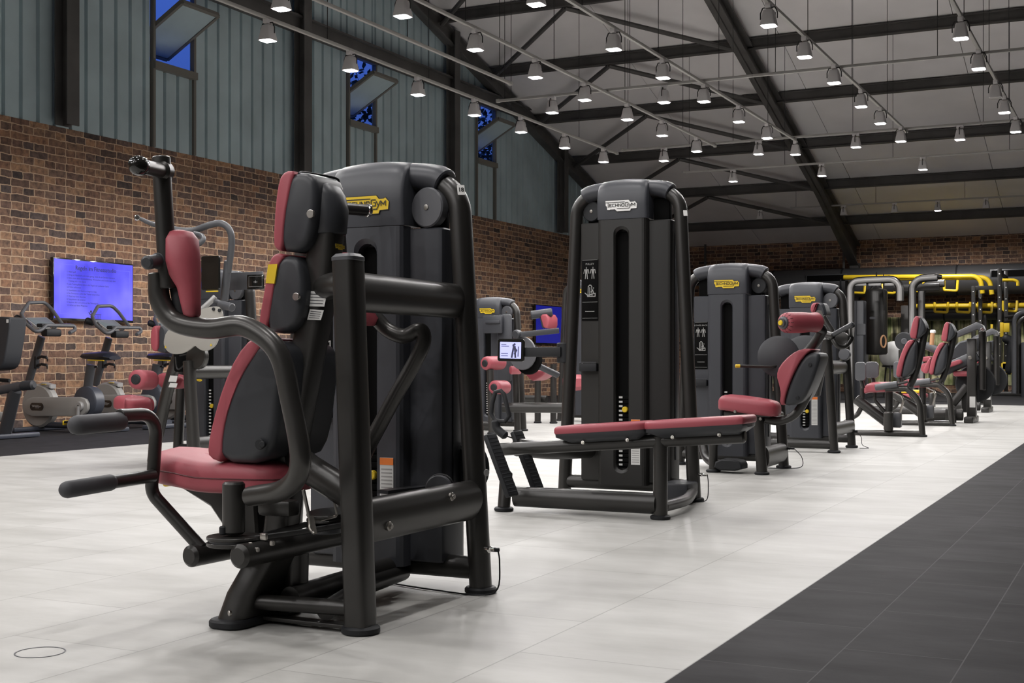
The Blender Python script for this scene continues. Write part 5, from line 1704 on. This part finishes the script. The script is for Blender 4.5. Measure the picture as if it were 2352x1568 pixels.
def make_hip():
    R = thing('hip_adductor_machine', '', 'weight machine', (9.7, 14.2, 0), 'hip machines with grey knee pads')
    Y = 14.2
    P = lambda x, y, Y=Y: g8(x, y, Y=Y)
    xz = lambda pts: cpoly(g8, pts, Y)
    xzpad('headrest_cushion', xz([(765, 473), (803, 473), (800, 530), (782, 655), (770, 668), (722, 652), (738, 560)]), 14.06, 14.34, .015, 'vinyl', R)
    xzpad('headrest_shell', xz([(803, 473), (832, 500), (862, 560), (855, 610), (800, 660), (775, 665), (792, 600)]), 14.07, 14.33, .025, 'shell', R)
    xzpad('backrest_cushion', xz([(720, 672), (775, 676), (725, 740), (685, 830), (664, 930), (652, 995), (612, 985), (616, 920), (640, 830), (680, 730)]), 14.03, 14.37, .02, 'vinyl', R)
    xzpad('backrest_shell', xz([(775, 676), (788, 700), (780, 860), (758, 945), (690, 1002), (650, 997), (662, 930), (685, 830), (725, 740)]), 14.04, 14.36, .035, 'shell', R)
    MB().tube([P(845, 570), P(800, 790), P(755, 960), P(705, 1085)], .036, sm=True, seg=14).build('back_column', M['steel'], R)
    x0, x1 = P(320, 1050).x, P(655, 1040).x
    pl = smooth2d([(x0, 14.13), (x0 + .08, 14.05), (x1 - .1, 14.0), (x1, 14.06), (x1, 14.34), (x1 - .1, 14.40), (x0 + .08, 14.35), (x0, 14.27)], 2)
    seat_mesh(pl, .462, .095, .04, lambda x, y: -.03 * max(0, (x0 + .12 - x) / .12) ** 2 + .012 * (x - x0)).build('seat_cushion', M['vinyl'], R, ang=70)
    MB().box(P(560, 1085), (.42, .16, .04), .01).build('seat_frame', M['steel'], R)
    MB().tube([P(415, 1082, 13.98), P(600, 1052, 13.98)], .034, seg=14, cap=.15).build('side_grip', M['disc'], R)
    MB().tube([P(600, 1052, 13.98), P(690, 1030, 14.0)], .014, seg=8).build('grip_bar', M['steel'], R)
    MB().tube([P(500, 1092, 14.02), P(680, 1090, 14.02), P(790, 1180, 14.02), P(818, 1500, 14.02)], .032, fil=[.05, .22], n=8, up=(0, 1, 0), r2=.042, seg=16, cap=0).build('rear_arch', M['steel_soft'], R)
    q = P(818, 1510, 14.02)
    foot(R, q.x, 14.02, .048)
    MB().tube([P(130, 1472, 14.02), P(800, 1478, 14.02)], .034, up=(0, 0, 1), r2=.036, cap=0).build('base_tube', M['steel_soft'], R)
    MB().tube([P(250, 1180), P(540, 1400)], .05, up=(0, 0, 1), r2=.055, seg=14).build('diagonal_beam', M['steel'], R)
    MB().tube([P(530, 1090), P(530, 1460)], .04, seg=14).build('middle_post', M['steel'], R)
    MB().tube([P(525, 1300, 13.99), P(525, 1440, 13.99)], .05, seg=16, cap=.3).build('pivot_hub', M['steel_soft'], R)
    MB().tube([P(303, 1015), P(300, 1240), P(262, 1310), P(130, 1395)], .026, fil=.06, seg=12).build('front_post', M['steel_soft'], R)
    MB().tube([P(410, 1090), P(408, 1190), P(530, 1330)], .020, fil=.05, seg=10).build('pad_lever', M['steel'], R)
    for px0, px1, py0, py1, yy in ((238, 330, 863, 1022, 14.0), (322, 440, 860, 1000, 14.25), ):
        c = P((px0 + px1) / 2, (py0 + py1) / 2, yy)
        a, b = P(px0, py0, yy), P(px1, py1, yy)
        w, h = abs(a.x - b.x), abs(a.z - b.z)
        rings = []
        for k, dd in ((.96, 0), (1, .012), (1, .035), (.96, .05)):
            rings.append([(c.x + x * k, yy + dd - .25 * (x / w) ** 2 * w, c.z + z * k) for x, z in rrect(w, h, w * .3, 5)])
        MB().loft(rings).build('knee_pad', M['disc'], R)
        MB().tube([c + V(0, .05, -h * .45), c + V(.02, .05, -h * .9)], .022, seg=10).build('pad_stem', M['steel'], R)
    MB().tube([P(560, 1110, 14.1), P(640, 1150, 14.1), P(655, 1190, 14.1), P(615, 1330, 14.1)], .012, fil=.03, seg=8).build('cable_guard', M['steel_bright'], R)
    MB().box(P(600, 1360, 14.1), (.09, .08, .16), .015).build('cam_housing', M['alu_dark'], R)
    MB().tube([P(560, 1110, 14.2), P(790, 1220, 14.1)], .014, seg=8).build('brace_bar', M['steel_soft'], R)
    return R


hip = make_hip()
hip['label'] = 'red padded hip machine next to the upper back machine, first of two alike'
hip2 = copy_tree(hip)
hip2.location = (9.68, 16.62, 0)
hip2['label'] = 'red padded hip machine farther from the camera, second of two alike'

f10 = g8


def make_press():
    R = thing('plate_press_machine', '', 'weight machine', (9.9, 17.7, 0), 'plate loaded presses')
    Y = 17.6
    P = lambda x, y, Y=Y: f10(x, y, Y=Y)
    q = P(1240, 1355)
    MB().box((q.x, 17.6, .55), (.115, .12, 1.06), .012).build('main_post', M['steel'], R)
    MB().box(P(1245, 1205, 17.535), (.07, .001, .14)).build('paper_label', M['paper'], R)
    MB().box((q.x - .22, 17.3, .09), (.13, .10, .18), .015).build('base_foot', M['steel'], R)
    MB().box((q.x, 17.55, .04), (.115, .6, .08), .012).build('base_foot', M['steel'], R)
    MB().tube([P(845, 1315, 17.4), P(1160, 1315, 17.4)], .06, up=(0, 0, 1), r2=.075, seg=14).build('base_beam', M['steel'], R)
    MB().tube([P(1075, 1225), P(1200, 1065)], .03, up=(0, 0, 1), r2=.05, seg=10).build('brace_beam', M['steel'], R)
    MB().tube([P(1000, 935), P(1120, 880), P(1290, 805)], .05, up=(0, 0, 1), r2=.075, seg=16, sm=True).build('press_arm', M['shell'], R)
    xzpad('arm_pad', cpoly(f10, [(1005, 895), (1040, 875), (1125, 842), (1150, 845), (1160, 872), (1100, 892), (1008, 925)], 17.5), 17.42, 17.58, .012, 'vinyl', R)
    MB().disc(P(1225, 825, 17.48), (0, 1, 0), .022, .02).build('pivot_bolt', M['steel_bright'], R)
    bx = cpoly(f10, [(1085, 612), (1280, 520), (1335, 548), (1352, 585), (1330, 602), (1285, 582), (1108, 652)], 17.3)
    MB().prism(bx, .16, (0, 17.46, 0), (1, 0, 0), (0, 0, 1), bev=.012, steps=2).build('counter_beam', M['alu_dark'], R)
    MB().disc(P(1330, 582, 17.29), (0, 1, 0), .022, .02).build('beam_bolt', M['chrome'], R)
    MB().tube([P(1330, 600), P(1330, 1100)], .045, seg=14).build('rear_post', M['steel'], R)
    MB().prism(cpoly(f10, [(1040, 790), (1130, 690), (1310, 640), (1320, 760), (1150, 830), (1060, 850)], 17.8), .12, (0, 17.9, 0), (1, 0, 0), (0, 0, 1), bev=.02).build('arm_shroud', M['shell'], R)
    for k, yy in enumerate((17.75, 17.82)):
        MB().lathe([(.05, -.02), (.235, -.018), (.25, 0), (.235, .018), (.05, .02)], P(1270, 1045, yy), (.1, -1, 0), 36).build('weight_plate', M['rubber'], R)
    x0 = P(1108, 950)
    MB().box((x0.x + .1, 17.7, x0.z - .02), (.28, .3, .07), .03).build('seat_cushion', M['vinyl'], R)
    xzpad('backrest_cushion', cpoly(f10, [(830, 925), (880, 830), (900, 830), (880, 960), (830, 960)], 17.7), 17.6, 17.9, .02, 'vinyl', R)
    MB().box((x0.x + .1, 17.72, .30), (.10, .12, .36), .02).build('seat_post', M['steel'], R)
    return R


pr = make_press()
pr['label'] = 'black plate loaded press with grey angled top beam, beyond the hip machines'
pr2 = copy_tree(pr)
pr2.location = (9.72, 21.2, 0)
pr2['label'] = 'black press with plates behind the one with the grey angled beam'

# ---- training rig: black uprights, yellow fittings
RIGY = 30.6
R = thing('training_rig', 'black training rig with yellow arms and white bolts at the far wall', 'training rig', (9.6, RIGY, 0))


def upright(px, y, z1, w=.085):
    q = at(px, 825, Y=y)
    MB().box((q.x, y, z1 / 2), (w, w, z1), .006).build('upright', M['steel'], R)
    b = MB()
    for k in range(9):
        b.disc(V(q.x, y - w / 2 - .002, z1 - .12 - k * .26), (0, 1, 0), .014, .006, seg=10)
    b.build('bolt_heads', M['white'], R)
    return q.x


ux = [upright(2296, RIGY, 2.83), upright(2311, RIGY + .9, 2.83), upright(2236, RIGY, 2.45), upright(2252, RIGY + .9, 2.60)]
zt = at(2262, 661, Y=RIGY).z
MB().box(((ux[0] + ux[2]) / 2, RIGY, zt), (abs(ux[0] - ux[2]), .07, .09), .006).build('crossbeam', M['steel'], R)
MB().box(((ux[0] + ux[1]) / 2, RIGY + .45, 2.7), (.07, .9, .07), .006).build('crossbeam', M['steel'], R)
MB().box(((ux[2] + ux[0]) / 2 + .55, RIGY - .03, .05), (2.0, .10, .09), .006).build('base_beam', M['steel'], R)
MB().box(at(2278, 756, Y=RIGY - .06), (.05, .05, .22), .004).build('jack_cup', M['yellow'], R)
MB().box(at(2301, 757, Y=RIGY - .07), (.07, .05, .32), .004).box(at(2312, 752, Y=RIGY - .09), (.12, .10, .20), .004).build('jack_cup', M['yellow'], R)
a, b_ = at(2306, 840, Y=RIGY - .1), at(2352, 840, Y=RIGY - .1)
MB().box((a + b_) / 2 + V(.35, 0, 0), ((b_ - a).length + .75, .10, .17), .006).box(a + V(.12, 0, -.06), (.35, .1, .24), .01).build('spotter_arm', M['yellow'], R)
MB().tube([at(2303, 643, Y=RIGY - .1), at(2328, 643, Y=RIGY - .1), at(2338, 646, Y=RIGY - .1), at(2338, 656, Y=RIGY - .1)], .035, fil=.05, seg=12).build('pull_up_handle', M['yellow'], R)
MB().tube([at(2312, 778, Y=RIGY - .1), at(2324, 790, Y=RIGY - .1), at(2318, 850, Y=RIGY - .1)], .10, sm=True, cap=.5, seg=14).build('training_bag', M['rubber'], R)


def monkey(Y, py, x0, x1, drop, loops, label):
    R = thing('monkey_bar', label, 'monkey bar', (at((x0 + x1) / 2, py, Y=Y).x, Y, 0), 'yellow monkey bars')
    for dy in ((0, .55) if drop else (0, .38)):
        pts = [at(x0, py, Y=Y), at(x1, py - 3, Y=Y)]
        if drop:
            pts.append(V(pts[1].x + .05, Y, 2.3))
        MB().tube([p + V(dy * .25, dy, 0) for p in pts], .055, fil=.22, seg=12, n=5).build('rail', M['yellow'], R)
    for lx, ly in loops:
        p = at(lx, ly, Y=Y - .05)
        MB().tube([p + V(-.15, 0, .12), p + V(-.14, -.05, -.10), p + V(.14, -.05, -.12), p + V(.15, 0, .12)], .03, fil=.03, seg=8).build('hand_loop', M['yellow'], R)
    for x in (x0 + 4, (x0 + x1) / 2):
        q = at(x, py, Y=Y)
        MB().box((q.x, Y + .19, q.z / 2 - .03), (.08, .08, q.z - .06), .004).build('post', M['steel'], R)
    return R


monkey(30.9, 637, 1938, 2252, True, [(1972, 662), (2041, 662), (2106, 658), (2184, 656)], 'upper yellow monkey bar ending in a bend beside the rig')
monkey(31.75, 703, 2100, 2420, False, [(2162, 706), (2213, 706), (2263, 706), (2320, 703)], 'lower yellow bar with small hand loops along the far wall')

# ---- cable crossover: silver and black frames
R = thing('cable_crossover', 'silver and black cable crossover frame in front of the far wall', 'cable machine', (8.3, 26.6, 0))


def silver(path, Y, r=.052):
    pts = [at(x, y, Y=Y) for x, y in path]
    MB().tube(pts, r, fil=.22, n=6, up=(0, 1, 0), r2=.05, seg=12).build('frame_tube', M['alu'], R)
    MB().tube([p + V(0, .06, .0) for p in pts], r * 1.5, fil=.25, n=6, up=(0, 1, 0), r2=.05, seg=12).build('frame_tube_back', M['steel'], R)


silver([(1952, 925), (1952, 646), (1990, 643), (2066, 640), (2066, 690)], 26.2)
silver([(2094, 922), (2094, 640), (2152, 636)], 26.6)
silver([(2115, 915), (2115, 652), (2168, 650)], 28.0)
for x0, x1 in ((1962, 1990), (1995, 2024), (2032, 2054)):
    a, c = at(x0, 653, Y=26.25), at(x1, 653, Y=26.25)
    MB().box((a + c) / 2, ((c - a).length, .04, .05), .004).build('top_plate', M['alu'], R)
MB().box((at(1968, 860, Y=26.7).x, 26.7, 1.0), (.34, .3, 2.0), .03).build('stack_tower', M['panel'], R)
MB().box(at(1978, 756, Y=26.53), (.17, .003, .22)).build('poster', M['poster'] if 'poster' in M else M['alu_dark'], R)
MB().box(at(2105, 660, Y=27.2), (.9, .08, .14), .01).build('top_beam', M['steel'], R)
MB().tube([at(2148, 634, Y=26.6), at(2160, 636, Y=26.7)], .05, seg=10).build('top_hook', M['steel'], R)
R = thing('cable_tower', 'silver framed cable tower right of the black rig, at the picture edge', 'cable machine', (10.4, 29.6, 0))
MB().tube([at(2329, 903, Y=29.4), at(2329, 718, Y=29.4), V(11.6, 29.4, at(2329, 718, Y=29.4).z + .03)], .05, fil=.2, seg=12).build('frame_tube', M['alu_dark'], R)
MB().tube([at(2340, 903, Y=29.9), at(2340, 728, Y=29.9), V(11.6, 29.9, at(2340, 728, Y=29.9).z)], .05, fil=.2, seg=12).build('frame_tube', M['steel'], R)
MB().box(at(2375, 850, Y=29.8), (.5, .3, 1.2), .03).build('stack_tower', M['panel'], R)
MB().box(V(10.6, 29.6, .05), (1.4, .4, .08), .01).build('base_beam', M['steel'], R)
for x, y in ((2318, 728), (2318, 738)):
    MB().tube([at(2308, y, Y=29.4), at(2328, y - 3, Y=29.4)], .03, seg=8).build('cross_handle', M['steel'], R)

# ---- punch bag, wooden ring, ball
R = thing('punch_bag', 'tall black punch bag hanging beside the crossover frame', 'punch bag', at(2013, 800, Y=27.4) * 1.0)
c = at(2013, 740, Y=27.4)
b0, b1 = at(2013, 815, Y=27.4).z, at(2013, 664, Y=27.4).z
MB().lathe([(.02, b0), (.20, b0 + .01), (.225, b0 + .05), (.225, b1 - .06), (.20, b1 - .01), (.12, b1 + .01), (.03, b1 + .05)], (c.x, 27.4, 0), (0, 0, 1), 28).build('bag', M['steel'], R)
MB().tube([V(c.x, 27.4, b1 + .02), V(c.x, 27.4, 2.62)], .014, seg=8).tube([V(c.x - .12, 27.4, b1 - .01), V(c.x, 27.4, b1 + .25), V(c.x + .12, 27.4, b1 - .01)], .016, seg=8).build('hanger', M['steel'], R)
MB().prism(rrect(.12, .05, .02, 3), .002, at(2004, 730, Y=27.17), (1, 0, 0), (0, 0, 1)).build('badge', M['alu_dark'], R)
wr = MB()
rc = at(2029, 784, Y=26.9)
wr.tube([tuple(rc + V(.04 * cos(2 * pi * k / 24), .06 * cos(2 * pi * k / 24), .12 * sin(2 * pi * k / 24))) for k in range(24)], .018, closed=True, seg=8)
M['wood'] = mat('pale_wood', (.45, .24, .12), .45)
R2 = thing('gymnastic_ring', 'wooden gymnastic ring hanging in front of the punch bag', 'gym ring', rc - V(0, 0, .14))
wr.build('ring', M['wood'], R2)
MB().tube([rc + V(0, 0, .12), V(rc.x, 26.9, 2.55)], .008, seg=6).build('strap', M['steel'], R2)
bc = at(2052, 800, Y=28.6)
o = MB().lathe([(.30 * sin(pi * k / 14), -.30 * cos(pi * k / 14)) for k in range(15)], V(bc.x, 28.6, .90), (0, 0, 1), 24).build('exercise_ball', M['white'], None, recenter=True)
tag(o, 'white exercise ball on the rack behind the punch bag', 'ball')
R = thing('ball_rack', 'black rack carrying the white exercise ball', 'rack', (bc.x, 28.6, 0))
MB().tube([tuple(V(bc.x + .22 * cos(2 * pi * k / 24), 28.6 +   .22 * sin(2 * pi * k / 24),    .664)) for k in range(24)], .02, closed=True, seg=8).build('ball_ring', M['steel'], R)
for a in (0.4, 2.5, 4.6):
    MB().tube([V(bc.x + .30 * cos(a), 28.6 + .30 * sin(a), 0), V(bc.x + .22 * cos(a), 28.6 + .22 * sin(a),    .664)], .018, seg=8).build('leg', M['steel'], R)

# ---- plate press pair partly seen between the hip machines
R = thing('chest_press_machine', 'black machine with red pad and round hub between the hip machine backrests', 'weight machine', (9.0, 20.0, 0), 'plate loaded presses')
h9 = lambda x, y, Y=20.0: g8(x, y, Y=Y)
xzpad('seat_back_cushion', cpoly(g8, [(600, 655), (640, 642), (720, 645), (730, 680), (690, 720), (640, 700)], 20.0), 19.9, 20.2, .03, 'vinyl', R)
MB().disc(h9(660, 685, 19.8), (-.2, -1, 0), .135, .08).build('roller_hub', M['rubber'], R)
MB().tube([h9(660, 685, 19.74), h9(660, 685, 19.72)], .045, seg=16).build('hub_cap', M['alu_dark'], R)
MB().tube([h9(830, 715), h9(1010, 790)], .06, seg=14).build('press_arm', M['alu_dark'], R)
MB().tube([h9(640, 760), h9(640, 860), h9(620, 1100)], .05, seg=12).build('main_post', M['steel'], R)
MB().box((h9(700, 900).x, 20.0, .05), (1.2, .5, .09), .02).build('base_beam', M['steel'], R)
xzpad('seat_cushion', cpoly(g8, [(820, 820), (900, 812), (905, 850), (830, 865)], 20.0), 19.8, 20.2, .02, 'vinyl', R)
xzpad('side_cushion', cpoly(g8, [(820, 880), (880, 860), (880, 940), (820, 950)], 20.0), 19.8, 20.0, .02, 'vinyl', R)
MB().tube([h9(905, 605, 19.6), h9(895, 715, 19.6)], .032, seg=12).build('handle_grip', M['wood'], R)
MB().disc(h9(906, 602, 19.6), (0, 0, 1), .040, .05, .3).build('grip_cap', M['white'], R)

R = thing('workout_bench', 'low bench with yellow and red pads seen between the hip machines', 'bench', (8.9, 21.8, 0))
k9 = lambda x, y: g8(x, y, Y=21.8)
a, c = k9(640, 1130), k9(780, 1130)
MB().box((a + c) / 2 + V(0, 0, .03), ((c - a).length * 1.3, .32, .05), .02).build('top_pad', M['yellow'], R)
MB().box((a + c) / 2 + V(.08, 0, -.04), ((c - a).length * 1.4, .34, .07), .015).build('under_pad', M['vinyl'], R)
for dx in (-.25, .35):
    MB().box((((a + c) / 2).x + dx, 21.8, .14), (.06, .30, .26), .01).build('leg', M['steel'], R)

# ---- far wall: round ducts, vents, forest picture, posts
def duct(label, x0, x1, z, r, y, seams, vents):
    R = thing('air_duct', label, 'duct', ((x0 + x1) / 2, y, z - r), 'air ducts on the far wall')
    MB().tube([(x0, y, z), (x1, y, z)], r, seg=32, cap=0).build('duct_tube', M['duct'], R)
    b = MB()
    for x in seams:
        b.tube([(x - .02, y, z), (x + .02, y, z)], r + .012, seg=32, cap=0)
    b.build('seam_ring', M['rubber'], R)
    for x in vents:
        v = MB().box((x, y - r * .93, z + r * .30), (1.0, .05, .20), .004, None).build('vent_frame', M['alu_dark'], R)
        MB().box((x, y - r * .93 - .025, z + r * .30), (.94, .01, .15)).build('vent_slot', M['void'], v)
    for x in (seams[::2] if r > .3 else []):
        MB().box((x, y, (z + r + ZE) / 2), (.05, .05, ZE - z - r), .004).build('hanger', M['beam'], R)


M['duct'] = mat('dark_grey_duct', (.070, .070, .073), .45, metal=.1, spec=.5)
wx = lambda px: at(px, 800, Y=32.4).x
duct('large dark grey round duct high along the far wall', 2.2, 17.0, 2.70, .36, 32.4, [wx(p) for p in (1620, 1780, 1938, 2200, 2420)], [wx(1905), wx(2330), wx(1640)])
duct('thinner dark grey duct low along the far wall, over the forest picture', wx(2110), 17.0, 1.93, .19, 32.55, [wx(2168), wx(2290)], [])
M['forest'] = bpy.data.materials.new('forest_photograph')
m_ = M['forest']
m_.use_nodes = True
nt = m_.node_tree
fb_ = nt.nodes['Principled BSDF']
fb_.inputs['Roughness'].default_value = .6
tc = nt.nodes.new('ShaderNodeTexCoord')
mp = nt.nodes.new('ShaderNodeMapping')
mp.inputs['Scale'].default_value = (7.0, 1, .35)
nt.links.new(tc.outputs['Object'], mp.inputs['Vector'])
nz = add_node(nt, 'ShaderNodeTexNoise', Scale=1.0, Detail=3.0)
nt.links.new(mp.outputs[0], nz.inputs['Vector'])
tr = ramp(nt, nz.outputs['Fac'], [(.40, (.05, .05, .035)), (.46, (.42, .40, .28)), (.56, (.72, .70, .54)), (.62, (.26, .30, .13)), (.68, (.05, .055, .03))])
n2 = add_node(nt, 'ShaderNodeTexNoise', Scale=3.5, Detail=6.0)
nt.links.new(tc.outputs['Object'], n2.inputs['Vector'])
lf = ramp(nt, n2.outputs['Fac'], [(.35, (.35, .45, .18)), (.65, (1.3, 1.25, 1.0))])
mx = add_node(nt, 'ShaderNodeMix', data_type='RGBA', blend_type='MULTIPLY')
mx.inputs[0].default_value = 1.0
nt.links.new(tr.outputs['Color'], mx.inputs[6])
nt.links.new(lf.outputs['Color'], mx.inputs[7])
nt.links.new(mx.outputs[2], fb_.inputs['Base Color'])
o = MB().box((10.0, YW - .02, 1.02), (14.5, .03, 1.66)).build('forest_picture', M['forest'], None, recenter=True)
tag(o, 'wide wall picture of a pale green forest low on the far wall', 'wall picture')
for px, lab in ((2085, 'dark post against the forest picture beside the crossover'), (1980, 'dark wide post behind the punch bag')):
    q = at(px, 800, Y=32.0)
    o = MB().box((q.x, 32.0, 1.05), (.30, .12, 2.1), .01).build('wall_post', M['beam'], None, recenter=True)
    tag(o, lab, 'post', 'dark posts at the far wall')
